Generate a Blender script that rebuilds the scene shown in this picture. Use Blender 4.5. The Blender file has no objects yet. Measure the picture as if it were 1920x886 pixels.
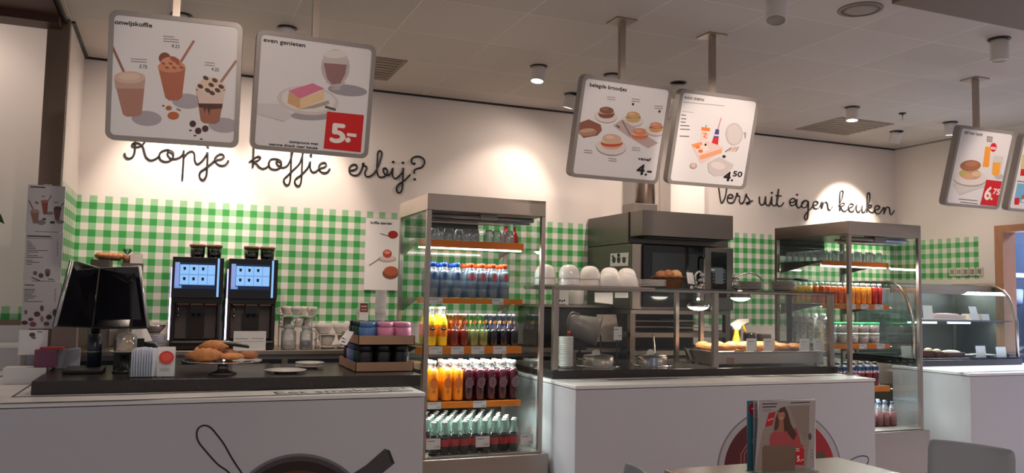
import bpy, math, random
from mathutils import Vector, Matrix
random.seed(7)
sc = bpy.context.scene
COL = sc.collection
PI = math.pi
R = math.radians

# ------------------------------------------------------------------ camera
EYE = Vector((0, 0, 1.42))
FPX = 1550.0
_y, _p, _r = R(22.242), R(4.113), R(1.149)
_f = Vector((math.sin(_y)*math.cos(_p), math.cos(_y)*math.cos(_p), math.sin(_p)))
_ri = Vector((math.cos(_y), -math.sin(_y), 0)); _up = _ri.cross(_f)
RI = _ri*math.cos(_r) + _up*math.sin(_r)
UP = -_ri*math.sin(_r) + _up*math.cos(_r)
FW = _f
cd = bpy.data.cameras.new('camera'); cam = bpy.data.objects.new('camera', cd); COL.objects.link(cam)
cam.matrix_world = Matrix(((RI.x, UP.x, -FW.x, EYE.x), (RI.y, UP.y, -FW.y, EYE.y), (RI.z, UP.z, -FW.z, EYE.z), (0, 0, 0, 1)))
cd.sensor_fit = 'HORIZONTAL'; cd.sensor_width = 36; cd.lens = 36*FPX/1920; cd.clip_start = .02; cd.clip_end = 60
sc.camera = cam

# ------------------------------------------------------------------ world, exposure
w = bpy.data.worlds.new('world'); sc.world = w; w.use_nodes = True
w.node_tree.nodes['Background'].inputs[0].default_value = (.97, .89, .87, 1)
w.node_tree.nodes['Background'].inputs[1].default_value = .25
vs = sc.view_settings; vs.view_transform = 'Standard'; vs.look = 'None'; vs.gamma = 1; vs.exposure = 0.38
vs.use_curve_mapping = False
CEIL = 3.0; WY = 6.3
WARM = (1, .80, .66)

def area(name, loc, size, sizey, energy, col, rot=(0, 0, 0), parent=None, spread=PI):
    l = bpy.data.lights.new(name, 'AREA'); l.shape = 'RECTANGLE'; l.size = size; l.size_y = sizey
    l.energy = energy; l.color = col; l.spread = spread
    o = bpy.data.objects.new(name, l); COL.objects.link(o); o.location = loc; o.rotation_euler = rot
    if parent: o.parent = parent; o.location = Vector(loc) - parent.location
    return o
# fill area lights added over the seating area, out of view behind and beside the camera
for x, y, e, c in ((-2.2, 1.2, 7, (.76, .86, 1)), (.8, -.6, 9, (.95, .9, .88)), (3.4, .8, 14, WARM), (6.2, 1.6, 22, WARM)):
    area('seating_fill_light', (x, y, 2.96), .5, .5, e, c)

def spot(name, loc, target, energy, deg, blend=.35, col=WARM, size=.04, parent=None):
    l = bpy.data.lights.new(name, 'SPOT'); l.energy = energy; l.spot_size = R(deg); l.spot_blend = blend
    l.color = col; l.shadow_soft_size = size
    o = bpy.data.objects.new(name, l); COL.objects.link(o)
    o.rotation_euler = (Vector(target) - Vector(loc)).to_track_quat('-Z', 'Y').to_euler(); o.location = loc
    if parent: o.parent = parent; o.location = Vector(loc) - parent.location
    return o

# ------------------------------------------------------------------ pixel to place (real planes of the room)
def ray(x, y): return FW + RI*((x-960)/FPX) - UP*((y-443)/FPX)
def W(x, y, Y):
    d = ray(x, y); return EYE + d*(Y/d.y)
def G(x, y, z):
    d = ray(x, y); return EYE + d*((z-EYE.z)/d.z)
def XP(x, y, X):
    d = ray(x, y); return EYE + d*(X/d.x)

# ------------------------------------------------------------------ materials
def lin(c):
    return tuple((v/12.92 if v <= .04045 else ((v+.055)/1.055)**2.4) for v in c)
MATS = {}
def mat(name, col, rough=.5, metal=0, emis=None, estr=0, trans=0, ior=1.45, alpha=1, noise=0, nscale=20, bump=0, coat=0, aniso=None, sss=0):
    m = bpy.data.materials.new(name); m.use_nodes = True; nt = m.node_tree; b = nt.nodes['Principled BSDF']
    b.inputs['Base Color'].default_value = (*col, 1); b.inputs['Roughness'].default_value = rough
    b.inputs['Metallic'].default_value = metal; b.inputs['IOR'].default_value = ior
    b.inputs['Transmission Weight'].default_value = trans; b.inputs['Alpha'].default_value = alpha
    b.inputs['Coat Weight'].default_value = coat
    if sss: b.inputs['Subsurface Weight'].default_value = sss; b.inputs['Subsurface Scale'].default_value = .02
    if emis: b.inputs['Emission Color'].default_value = (*emis, 1); b.inputs['Emission Strength'].default_value = estr
    if noise or bump:
        tc = nt.nodes.new('ShaderNodeTexCoord'); n = nt.nodes.new('ShaderNodeTexNoise'); n.inputs['Scale'].default_value = nscale; n.inputs['Detail'].default_value = 4
        mp = nt.nodes.new('ShaderNodeMapping'); nt.links.new(tc.outputs['Object'], mp.inputs[0]); nt.links.new(mp.outputs[0], n.inputs['Vector'])
        if aniso: mp.inputs['Scale'].default_value = aniso
        if noise:
            r = nt.nodes.new('ShaderNodeMix'); r.data_type = 'RGBA'
            r.inputs['A'].default_value = (*[max(0, c*(1-noise)) for c in col], 1); r.inputs['B'].default_value = (*[min(1, c*(1+noise)) for c in col], 1)
            nt.links.new(n.outputs['Fac'], r.inputs['Factor']); nt.links.new(r.outputs['Result'], b.inputs['Base Color'])
        if bump:
            bp = nt.nodes.new('ShaderNodeBump'); bp.inputs['Strength'].default_value = bump; bp.inputs['Distance'].default_value = .004
            nt.links.new(n.outputs['Fac'], bp.inputs['Height']); nt.links.new(bp.outputs['Normal'], b.inputs['Normal'])
    MATS[name] = m; return m

def glassy(name, tint=(.93, .98, .96), base=.06, edge=.5, rough=.02, diff=None, dw=0):
    """thin glass: clear with a reflection that grows at grazing angles"""
    m = bpy.data.materials.new(name); m.use_nodes = True; nt = m.node_tree; nt.nodes.clear()
    o = nt.nodes.new('ShaderNodeOutputMaterial'); t = nt.nodes.new('ShaderNodeBsdfTransparent'); g = nt.nodes.new('ShaderNodeBsdfGlossy')
    t.inputs[0].default_value = (*tint, 1); g.inputs['Roughness'].default_value = rough
    lw = nt.nodes.new('ShaderNodeLayerWeight'); lw.inputs[0].default_value = .35
    mr = nt.nodes.new('ShaderNodeMapRange'); mr.inputs['To Min'].default_value = base; mr.inputs['To Max'].default_value = edge
    mx = nt.nodes.new('ShaderNodeMixShader')
    nt.links.new(lw.outputs['Fresnel'], mr.inputs['Value']); nt.links.new(mr.outputs[0], mx.inputs[0])
    nt.links.new(t.outputs[0], mx.inputs[1]); nt.links.new(g.outputs[0], mx.inputs[2]); nt.links.new(mx.outputs[0], o.inputs[0])
    if diff:
        df = nt.nodes.new('ShaderNodeBsdfDiffuse'); df.inputs[0].default_value = (*diff, 1); m2 = nt.nodes.new('ShaderNodeMixShader'); m2.inputs[0].default_value = dw
        nt.links.new(mx.outputs[0], m2.inputs[1]); nt.links.new(df.outputs[0], m2.inputs[2]); nt.links.new(m2.outputs[0], o.inputs[0])
    MATS[name] = m; return m

STEEL = mat('brushed_steel', (.42, .36, .32), .32, 1, noise=.06, nscale=30, aniso=(1, 1, 30))
STEELD = mat('dull_steel', (.30, .27, .25), .42, 1, noise=.08, nscale=12)
CHROME = mat('chrome', (.8, .78, .76), .08, 1)
SIGNF = mat('grey_sign_frame', (.29, .265, .255), .4, .3)
BLACK = mat('black_plastic', (.012, .012, .014), .35)
BLACKG = mat('black_gloss', (.006, .006, .009), .08, coat=.3)
SLAB = mat('dark_stone', (.032, .027, .026), .22, noise=.25, nscale=60)
LAM = mat('white_laminate', (.55, .54, .585), .38, noise=.02, nscale=4)
LAMW = mat('white_top', (.78, .76, .75), .3)
GROOVE = mat('groove', (.12, .10, .10), .5)
ORANGE = mat('orange_rail', (.62, .17, .012), .35)
CARD = mat('label_card', (.72, .70, .70), .5)
PAPER = mat('paper', (.80, .79, .79), .6)
CERAM = mat('white_ceramic', (.80, .77, .74), .12, coat=.4)
CREAM = mat('cream_ceramic', (.62, .58, .54), .25)
GLASS = glassy('pane_glass', (.93, .97, .955), .03, .22)
GLASS2 = glassy('guard_glass', (.97, .985, .98), .012, .25)
CLEAR = glassy('tumbler_glass', (.90, .93, .93), .17, .85, .05, diff=(.8, .85, .84), dw=.16)
PET = glassy('pet_plastic', (.82, .88, .93), .14, .7, .08, diff=(.6, .68, .75), dw=.12)
PETG = glassy('pale_green_glass', (.70, .86, .80), .16, .8, .06, diff=(.35, .5, .44), dw=.18)
LEDW = mat('led_white', (1, 1, 1), .5, emis=(.93, 1, .97), estr=9)
LEDB = mat('led_blue_white', (1, 1, 1), .5, emis=(.72, .70, 1), estr=5)
LAMPE = mat('lamp_lens', (1, 1, 1), .5, emis=(1, .93, .86), estr=14)
LENS0 = mat('lamp_lens_off', (.25, .23, .22), .2, .3)
FIX = mat('white_fixture', (.66, .62, .60), .4)
BROWN = mat('brown_paint', (.19, .135, .10), .6, noise=.05, nscale=5)
BROWND = mat('dark_brown_panel', (.075, .03, .022), .5, noise=.1, nscale=6)
WOOD = mat('orange_wood', (.36, .17, .09), .45, noise=.2, nscale=10, aniso=(8, 8, .6))
CARDB = mat('cardboard', (.38, .23, .15), .7, noise=.06, nscale=9)
BAKE = mat('baked_crust', (.50, .20, .065), .6, noise=.45, nscale=45, bump=.5)
BAKED = mat('dark_baked_crust', (.34, .13, .05), .55, noise=.5, nscale=35, bump=.5)
PUFF = mat('pale_pastry', (.60, .33, .14), .6, noise=.35, nscale=60, bump=.5)
WICKER = mat('wicker', (.14, .055, .022), .7, noise=.4, nscale=70, bump=1)
CREMEM = mat('cream_topping', (.80, .70, .52), .5, noise=.08, nscale=30, bump=.4)
CAKE = mat('dark_cake', (.10, .03, .02), .6, noise=.3, nscale=40)
BLUED = mat('blue_black', (.012, .02, .035), .3)
STEELC = mat('hood_steel', (.17, .155, .145), .38, .85, noise=.05, nscale=6)

def printmat():
    m = bpy.data.materials.new('print'); m.use_nodes = True; nt = m.node_tree; b = nt.nodes['Principled BSDF']
    a = nt.nodes.new('ShaderNodeVertexColor'); a.layer_name = 'Col'; nt.links.new(a.outputs['Color'], b.inputs['Base Color'])
    b.inputs['Roughness'].default_value = .4; return m
PRINT = printmat()

def gingham(name, ztop, zbot, ymin, base=(.74, .69, .66)):
    m = bpy.data.materials.new(name); m.use_nodes = True; nt = m.node_tree; b = nt.nodes['Principled BSDF']; L = nt.links.new
    b.inputs['Roughness'].default_value = .55
    g = nt.nodes.new('ShaderNodeNewGeometry'); s = nt.nodes.new('ShaderNodeSeparateXYZ'); L(g.outputs['Position'], s.inputs[0])
    def M(op, a, bb=None, c=None):
        n = nt.nodes.new('ShaderNodeMath'); n.operation = op
        for i, v in enumerate((a, bb, c)):
            if v is None: continue
            if isinstance(v, (int, float)): n.inputs[i].default_value = v
            else: L(v, n.inputs[i])
        return n.outputs[0]
    P = .0957
    u = M('ADD', s.outputs[0], s.outputs[1]); u = M('SUBTRACT', u, WY - .525 - P/4 - 100*P)
    su = M('LESS_THAN', M('FRACT', M('DIVIDE', u, P)), .5)
    Q = .0937
    v = M('SUBTRACT', ztop, s.outputs[2]); v = M('DIVIDE', v, Q)
    sv = M('GREATER_THAN', M('FRACT', v), .5)
    inr = M('MULTIPLY', M('MULTIPLY', M('LESS_THAN', s.outputs[2], ztop), M('GREATER_THAN', s.outputs[2], zbot)), M('GREATER_THAN', s.outputs[1], ymin))
    tot = M('MULTIPLY', M('ADD', su, sv), inr); tot = M('MULTIPLY', tot, .5)
    cr = nt.nodes.new('ShaderNodeValToRGB'); cr.color_ramp.interpolation = 'CONSTANT'
    e = cr.color_ramp.elements; e[0].color = (*base, 1); e[1].position = .75; e[1].color = (.035, .30, .065, 1)
    k = cr.color_ramp.elements.new(.25); k.color = (.27, .50, .29, 1)
    L(tot, cr.inputs[0]); L(cr.outputs[0], b.inputs['Base Color']); return m
WALLM = gingham('gingham_wallpaper', 2.049, 1.19, 5.36)
WALLR = gingham('gingham_right_wallpaper', 2.049, 1.66, 5.36)
WALLL = gingham('gingham_low_wallpaper', 1.287, 1.2, 5.0)
WALLP = mat('plain_wall', (.74, .69, .66), .6)

def ceilmat():
    m = bpy.data.materials.new('ceiling_tiles'); m.use_nodes = True; nt = m.node_tree; b = nt.nodes['Principled BSDF']; L = nt.links.new
    b.inputs['Roughness'].default_value = .8
    g = nt.nodes.new('ShaderNodeNewGeometry')
    mp = nt.nodes.new('ShaderNodeMapping'); mp.inputs['Location'].default_value = (.02+6, .02+6, 0); L(g.outputs['Position'], mp.inputs[0])
    br = nt.nodes.new('ShaderNodeTexBrick'); br.offset = 0; br.squash = 1
    for k, v in (('Scale', 1), ('Mortar Size', .006), ('Mortar Smooth', .3), ('Brick Width', .6), ('Row Height', .6), ('Bias', 0)): br.inputs[k].default_value = v
    br.inputs['Color1'].default_value = (.60, .54, .51, 1); br.inputs['Color2'].default_value = (.55, .50, .47, 1); br.inputs['Mortar'].default_value = (.70, .65, .62, 1)
    L(mp.outputs[0], br.inputs['Vector']); L(br.outputs['Color'], b.inputs['Base Color'])
    bp = nt.nodes.new('ShaderNodeBump'); bp.inputs['Strength'].default_value = .6; bp.inputs['Distance'].default_value = .006; bp.invert = True
    L(br.outputs['Fac'], bp.inputs['Height']); L(bp.outputs['Normal'], b.inputs['Normal']); return m
CEILM = ceilmat()
def floormat():
    m = mat('floor_tiles', (.48, .42, .38), .4, noise=.15, nscale=3); return m
FLOORM = floormat()

# ------------------------------------------------------------------ mesh building
def ident(): return Matrix.Identity(4)
class MB:
    def __init__(s): s.v = []; s.f = []; s.c = []; s.sm = []; s.col = None; s.M = None
    def add(s, vs, fs, smooth=False):
        n = len(s.v)
        for p in vs:
            p = Vector(p)
            if s.M is not None: p = s.M @ p
            s.v.append(p)
        for f in fs: s.f.append([n+i for i in f]); s.c.append(s.col); s.sm.append(smooth)
        return s
    def box(s, x0, x1, y0, y1, z0, z1):
        return s.add([(x, y, z) for z in (z0, z1) for y in (y0, y1) for x in (x0, x1)],
                     [(0, 2, 3, 1), (4, 5, 7, 6), (0, 1, 5, 4), (2, 6, 7, 3), (0, 4, 6, 2), (1, 3, 7, 5)])
    def cb(s, c, sx, sy, sz): return s.box(c[0]-sx/2, c[0]+sx/2, c[1]-sy/2, c[1]+sy/2, c[2]-sz/2, c[2]+sz/2)
    def prism(s, pts, d):
        n = len(pts); d = Vector(d); a = [Vector(p) for p in pts]
        return s.add(a + [p+d for p in a], [tuple(range(n))[::-1], tuple(range(n, 2*n))] + [(i, (i+1) % n, n+(i+1) % n, n+i) for i in range(n)])
    def lathe(s, prof, c=(0, 0, 0), n=16, smooth=True, cap=True, axis=None, rx=1, ry=1):
        vs = []; c = Vector(c); m = len(prof)
        q = Vector((0, 0, 1)).rotation_difference(Vector(axis)).to_matrix() if axis is not None else None
        for r, z in prof:
            for i in range(n):
                a = 2*PI*i/n; p = Vector((r*rx*math.cos(a), r*ry*math.sin(a), z))
                if q: p = q @ p
                vs.append(c+p)
        fs = [(j*n+i, j*n+(i+1) % n, (j+1)*n+(i+1) % n, (j+1)*n+i) for j in range(m-1) for i in range(n)]
        s.add(vs, fs, smooth)
        if cap:
            k = len(s.v)
            if prof[0][0] > 1e-5: s.f.append([k-m*n+i for i in range(n)][::-1]); s.c.append(s.col); s.sm.append(False)
            if prof[-1][0] > 1e-5: s.f.append([k-n+i for i in range(n)]); s.c.append(s.col); s.sm.append(False)
        return s
    def cyl(s, p0, p1, r0, r1=None, n=14):
        p0 = Vector(p0); p1 = Vector(p1); r1 = r0 if r1 is None else r1
        return s.lathe([(r0, 0), (r1, (p1-p0).length)], p0, n, True, True, (p1-p0).normalized())
    def tube(s, pts, r, n=8, closed=False):
        P = [Vector(p) for p in pts]; m = len(P); vs = []; T = []
        for i in range(m):
            a = P[(i-1) % m] if (closed or i > 0) else P[i]; b = P[(i+1) % m] if (closed or i < m-1) else P[i]
            T.append((b-a).normalized())
        ref = Vector((0, 1, 0)) if abs(T[0].y) < .8 else Vector((1, 0, 0))
        nn = T[0].cross(ref).normalized()
        for i in range(m):
            nn = nn - T[i]*nn.dot(T[i])
            if nn.length < 1e-5: nn = T[i].orthogonal()
            nn.normalize(); bb = T[i].cross(nn)
            rr = r[i] if isinstance(r, (list, tuple)) else r
            for k in range(n):
                a = 2*PI*k/n; vs.append(P[i] + nn*rr*math.cos(a) + bb*rr*math.sin(a))
        fs = [(i*n+k, i*n+(k+1) % n, ((i+1) % m)*n+(k+1) % n, ((i+1) % m)*n+k) for i in range(m if closed else m-1) for k in range(n)]
        if not closed: fs += [tuple(range(n))[::-1], tuple((m-1)*n+k for k in range(n))]
        return s.add(vs, fs, True)
    def ball(s, c, rx, ry, rz, n=12, m=7, jit=0):
        vs = []; fs = []
        for j in range(m+1):
            t = PI*j/m
            for i in range(n):
                a = 2*PI*i/n; k = 1 + (random.uniform(-jit, jit) if 0 < j < m else 0)
                vs.append((c[0]+rx*k*math.sin(t)*math.cos(a), c[1]+ry*k*math.sin(t)*math.sin(a), c[2]-rz*k*math.cos(t)))
        for j in range(m):
            for i in range(n): fs.append((j*n+i, j*n+(i+1) % n, (j+1)*n+(i+1) % n, (j+1)*n+i))
        return s.add(vs, fs, True)
    def mesh(s, name, off=Vector((0, 0, 0))):
        me = bpy.data.meshes.new(name); me.from_pydata([tuple(v-off) for v in s.v], [], s.f)
        me.polygons.foreach_set('use_smooth', s.sm)
        if any(c is not None for c in s.c):
            at = me.color_attributes.new('Col', 'FLOAT_COLOR', 'CORNER')
            for p in me.polygons:
                c = s.c[p.index] or (.5, .5, .5)
                for li in p.loop_indices: at.data[li].color = (*c, 1)
        me.update(); return me

def smoothpath(pts, k=5):
    P = [Vector(p) for p in pts]; out = []
    for i in range(len(P)-1):
        p0 = P[max(i-1, 0)]; p1 = P[i]; p2 = P[i+1]; p3 = P[min(i+2, len(P)-1)]
        for j in range(k):
            t = j/k; out.append(.5*((2*p1) + (p2-p0)*t + (2*p0-5*p1+4*p2-p3)*t*t + (3*p1-p0-3*p2+p3)*t**3))
    out.append(P[-1]); return out

def wloc(o):
    p = Vector((0, 0, 0))
    while o: p = p + o.location; o = o.parent
    return p
def obj(name, mb, m, parent=None, bevel=0, origin=None):
    """one mesh object; geometry is given in the place's coordinates (or the prototype's own, when it sits at the origin)"""
    off = wloc(parent) if parent else (Vector(origin) if origin is not None else Vector((0, 0, 0)))
    me = mb.mesh(name, off); me.materials.append(m); o = bpy.data.objects.new(name, me); COL.objects.link(o)
    if parent: o.parent = parent
    elif origin is not None: o.location = origin
    if bevel:
        b = o.modifiers.new('bevel', 'BEVEL'); b.width = bevel; b.segments = 2; b.limit_method = 'ANGLE'
    return o
def tag(o, label, cat, group=None, kind=None):
    if label: o['label'] = label
    if cat: o['category'] = cat
    if group: o['group'] = group
    if kind: o['kind'] = kind
    return o
def thing(name, label, cat, loc=(0, 0, 0), rz=0, group=None):
    o = bpy.data.objects.new(name, None); COL.objects.link(o); o.location = loc; o.rotation_euler = (0, 0, rz); o.empty_display_size = .05
    return tag(o, label, cat, group)
def struct(name, mb, m, parent=None):
    o = obj(name, mb, m, parent)
    if not parent: o['kind'] = 'structure'
    return o
def dup(root, loc, label, group=None, rz=None, scale=None):
    r = root.copy(); COL.objects.link(r); r.location = loc; r['label'] = label
    if rz is not None: r.rotation_euler = (0, 0, rz)
    if scale: r.scale = scale
    if group: r['group'] = group
    for ch in list(root.children):
        c = ch.copy(); COL.objects.link(c); c.parent = r
        for g in ch.children:
            d = g.copy(); COL.objects.link(d); d.parent = c
    return r
class Kind:
    """hands out the prototype first, then copies of it"""
    def __init__(s, root): s.root = root; s.used = False
    def put(s, loc, label, group=None, rz=0, scale=None):
        if s.used: return dup(s.root, loc, label, group, rz, scale)
        s.used = True; s.pend = (loc, label, group, rz, scale); s.root['label'] = label
        if group: s.root['group'] = group
        return s.root
    def done(s):
        if s.used:
            loc, label, group, rz, scale = s.pend; s.root.location = loc; s.root.rotation_euler = (0, 0, rz)
            if scale: s.root.scale = scale
KINDS = []
def kind(root): k = Kind(root); KINDS.append(k); return k
ORD = ['', 'second', 'third', 'fourth', 'fifth', 'sixth', 'seventh', 'eighth', 'ninth', 'tenth', 'eleventh', 'twelfth']
def nth(i, n, a='left', b='right'):
    if n == 1: return 'only'
    if i == 0: return 'leftmost'
    if i == n-1: return 'rightmost'
    if i <= (n-1)//2: return ORD[i] + ' from the left' if i else 'leftmost'
    return ORD[n-1-i] + ' from the right'

# text: glyph outlines of Blender's own font, filled
_tc = {}
def glyphs(t):
    if t not in _tc:
        cu = bpy.data.curves.new('t', 'FONT'); cu.body = t; cu.size = 1; cu.resolution_u = 3
        o = bpy.data.objects.new('t', cu); COL.objects.link(o); dg = bpy.context.evaluated_depsgraph_get()
        me = bpy.data.meshes.new_from_object(o.evaluated_get(dg))
        vs = [v.co.copy() for v in me.vertices]; fs = [tuple(p.vertices) for p in me.polygons]
        bpy.data.objects.remove(o); bpy.data.curves.remove(cu); bpy.data.meshes.remove(me)
        _tc[t] = (vs, fs)
    return _tc[t]

class Art:
    """flat printed pictures on a plane: o + a*ux + b*uy, printed layer by layer; q() reads a place on the plane"""
    def __init__(s, o, ux, uy, view=(0, 0, 1), step=.00004):
        s.o = Vector(o); s.ux = Vector(ux).normalized(); s.uy = Vector(uy).normalized(); s.n = s.ux.cross(s.uy).normalized()
        s.ox, s.oy, s.s = view; s.mb = MB(); s.k = 1; s.step = step
    def q(s, x, y):
        d = ray(s.ox + x/s.s, s.oy + y/s.s); t = (s.o-EYE).dot(s.n)/d.dot(s.n); p = EYE + d*t - s.o
        return (p.dot(s.ux), p.dot(s.uy))
    def P(s, a, b): return s.o + s.ux*a + s.uy*b + s.n*(s.step*s.k)
    def poly(s, pts, col, px=True):
        if px: pts = [s.q(*p) for p in pts]
        s.mb.col = lin(col); s.mb.add([s.P(*p) for p in pts], [tuple(range(len(pts)))]); s.k += 1; return s
    def ell(s, x, y, rx, ry, col, rot=0, n=20, px=True):
        return s.poly([(x + rx*math.cos(2*PI*i/n)*math.cos(rot) - ry*math.sin(2*PI*i/n)*math.sin(rot), y + rx*math.cos(2*PI*i/n)*math.sin(rot) + ry*math.sin(2*PI*i/n)*math.cos(rot)) for i in range(n)], col, px)
    def line(s, pts, wd, col, px=True):
        if px: pts = [s.q(*p) for p in pts]
        s.mb.col = lin(col)
        for a, b in zip(pts, pts[1:]):
            a = Vector(a); b = Vector(b); d = (b-a).normalized() if (b-a).length > 0 else Vector((1, 0)); e = Vector((-d.y, d.x))*wd/2
            s.mb.add([s.P(*p) for p in (a-e, b-e, b+e, a+e)], [(0, 1, 2, 3)])
        s.k += 1; return s
    def text(s, t, x0, y0, x1, y1, hgt, col, px=True, bold=0, cap=.72):
        """baseline from (x0,y0) to (x1,y1); hgt = capital height in metres"""
        if px: a = Vector(s.q(x0, y0)); b = Vector(s.q(x1, y1))
        else: a = Vector((x0, y0)); b = Vector((x1, y1))
        vs, fs = glyphs(t)
        if not vs: return s
        xa = min(v.x for v in vs); xb = max(v.x for v in vs); d = b-a; L = d.length; d.normalize(); e = Vector((-d.y, d.x))
        if e.y < 0 and px: e = -e
        sx = L/(xb-xa); sy = hgt/cap; s.mb.col = lin(col)
        for bo in ((0, 0), (bold, 0), (-bold, 0), (0, bold), (0, -bold)) if bold else ((0, 0),):
            s.mb.add([s.P(*(a + d*((v.x-xa)*sx + bo[0]) + e*(v.y*sy + bo[1]))) for v in vs], fs); s.k += .25
        s.k += 1; return s
    def scrib(s, x0, y0, x1, y1, col, wd=.0025, n=1, dy=0, px=True):
        for i in range(n): s.line([(x0, y0+dy*i), (x1, y1+dy*i)], wd, col, px)
        return s
    def build(s, name, parent, m=None): return obj(name, s.mb, m or PRINT, parent)

# ================================================================== the setting
def quadbox(*a): return MB().box(*a)
struct('floor', quadbox(-5, 10.5, -3, 9.5, -.1, 0), FLOORM)
struct('ceiling', quadbox(-.66, 10, -3, WY, CEIL, CEIL+.08), CEILM)
struct('wall_back', quadbox(-.63, 6.92, WY, WY+.12, 0, CEIL), WALLM)
struct('wall_far_left', quadbox(-4, -.74, WY, WY+.12, 0, 3.5), WALLL)
struct('wall_left', quadbox(-.735, -.625, 5.475, WY, 0, CEIL), WALLM)
struct('trim_1', quadbox(-.745, -.63, 5.44, 5.475, 0, CEIL), BROWN)
wr = MB(); wr.box(6.8, 6.92, 5.16, WY, 0, CEIL); wr.box(6.8, 6.92, 3.0, 5.16, 2.10, CEIL)
struct('wall_right', wr, WALLR)
struct('trim_9', quadbox(6.785, 6.799, 5.19, WY-.02, .98, 1.60), STEELD)
struct('ceiling_left', quadbox(-4, -.745, 5.462, WY, 3.4, 3.46), WALLP)
mb = MB(); mb.box(6.77, 6.93, 5.10, 5.18, 0, 2.13); mb.box(6.77, 6.93, 3.4, 5.10, 2.07, 2.13)
struct('door_1', mb, WOOD)
struct('trim_2', quadbox(-4, -.67, 5.30, 5.46, 2.93, CEIL+.08), BROWND)
struct('trim_3', quadbox(-4, -.67, 3.2, 5.30, 2.97, CEIL+.08), BROWND)
struct('trim_4', quadbox(3.3, 9.5, 2.2, 3.06, 2.93, CEIL), BROWN)
t = MB()
t.box(-.625, 6.8, WY-.02, WY, CEIL-.012, CEIL); t.box(-.66, -.645, 4.2, 5.47, CEIL-.03, CEIL-.002); t.box(-.625, -.605, 5.47, WY, CEIL-.012, CEIL)
struct('trim_5', t, BLACK)  # black strips stand in for the shadow gap along the ceiling edge
struct('trim_6', quadbox(6.785, 6.8, 5.18, WY, CEIL-.012, CEIL), SIGNF)
struct('trim_7', quadbox(-4, -.76, WY-.05, WY, 1.165, 1.2), BROWN)
t = MB(); t.box(-.62, 3.2, WY-.02, WY, 1.03, 1.19)
struct('trim_8', t, WALLP)
# the room beyond the doorway
struct('wall_kitchen', quadbox(10.2, 10.3, 1.5, 9.5, 0, 3), mat('blue_grey_wall', (.28, .38, .60), .6))
kk = MB(); kk.box(8.6, 9.2, 6.1, 7.0, 0, 2.1); kk.box(8.55, 8.6, 6.0, 7.0, .05, 2.1)
tag(obj('storage_cabinet', kk, mat('kitchen_blue', (.10, .14, .22), .5), origin=(0, 0, 0)), 'blue grey tall cabinet in the room beyond the doorway', 'cabinet')
tag(obj('kitchen_shelf', quadbox(7.5, 8.5, 5.55, 6.0, 1.70, 1.74), mat('shelf_blue', (.35, .45, .7), .5), origin=(8, 5.8, 1.7)), 'pale blue upper shelf board beyond the doorway at far right', 'shelf')
kk = thing('kitchen_shelf', 'dark lower shelf bench beyond the doorway at far right', 'shelf', (8.4, 5.6, 0))
obj('board', quadbox(7.5, 8.5, 5.55, 6.0, 1.36, 1.418), BLUED, kk)
obj('side', quadbox(7.5, 7.56, 5.9, 6.0, 0, 1.36), BLUED, kk); obj('side', quadbox(8.44, 8.5, 5.9, 6.0, 0, 1.36), BLUED, kk)
for i, (x, c) in enumerate(((7.7, (.3, .36, .5)), (8.15, (.04, .06, .12)))):
    b = MB(); b.lathe([(.09, 0), (.12, .03), (.13, .16), (.12, .17)], (x, 5.75, 1.42), 16)
    tag(obj('pan', b, mat('pan_%d' % i, c, .4), origin=(x, 5.75, 1.42)), ('grey blue' if i == 0 else 'dark blue') + ' pan on the shelf beyond the doorway', 'pan')
area('kitchen_light', (8.4, 5.0, 2.9), .8, .8, 260, (.62, .74, 1))

# ventilation panels, one tile each
VENT = mat('vent_panel', (.27, .215, .18), .6)
for n, (x0, y0, lab) in enumerate(((.81, 5.385, 'brown square ceiling vent panel behind the cake sign'), (5.22, 5.385, 'dark square ceiling vent panel near the back right corner'))):
    v = thing('ceiling_vent', lab, 'vent', (x0+.3, y0+.29, CEIL), group='square ceiling vents')
    obj('frame', MB().box(x0, x0+.6, y0, y0+.575, CEIL-.006, CEIL), VENT, v)
    s = MB()
    for i in range(8): s.box(x0+.03, x0+.57, y0+.03+i*.066, y0+.06+i*.066, CEIL-.010, CEIL-.006)
    obj('grille', s, VENT, v)

# ceiling spotlights
def lamp(px, py, label, lit, target=None, z=CEIL, zc=None, tilt=None, energy=60, deg=60, h=.11, r=.048, loc=None):
    p = Vector(loc) if loc else G(px, py, z); CEIL = zc or 3.0
    o = thing('ceiling_spotlight', label, 'lamp', (p.x, p.y, CEIL), group=None)
    obj('ceiling_ring', MB().lathe([(r*1.25, 0), (r*1.25, -.006), (r*.9, -.008), (r*.9, 0)], (p.x, p.y, CEIL), 20), BLACK, o)
    ax = (Vector(target) - p).normalized() if target else Vector((0, 0, -1))
    if tilt: ax = Vector(tilt).normalized()
    ax = (ax*.5 + Vector((0, 0, -1))*.5).normalized() if lit else ax
    a = Vector((p.x, p.y, CEIL-.002)); e = a + ax*h
    obj('housing', MB().lathe([(.002, 0), (r*.92, .004), (r, .02), (r, h), (r*.86, h), (r*.84, h-.012), (.002, h-.012)], a, 22, axis=ax, cap=False), FIX, o)
    obj('lens', MB().lathe([(.001, h-.003), (r*.84, h-.003)], a, 22, axis=ax, cap=False), LAMPE if lit else LENS0, o)
    if lit and target: spot('spot', e+ax*.012, target, energy, deg, .6, parent=o)
    if lit and target and p.y > 5: spot('spill', e+ax*.012, Vector(target)+Vector((0, -.3, 0)), 5 if p.x > 5.5 else 19, 165, 1, parent=o)
    return o
WB = WY; ZS0 = .97
lamp(538, 52, 'black rimmed ceiling spotlight just above the cake sign', False)
lamp(340, 28, 'chrome rimmed ceiling spotlight above the iced coffee sign', False)
lamp(0, 0, 'wall washing ceiling spotlight hidden behind the iced coffee sign', True, (.0, WB, 2.05), loc=(.05, 5.6, CEIL), energy=72, deg=66, h=.06)
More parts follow.
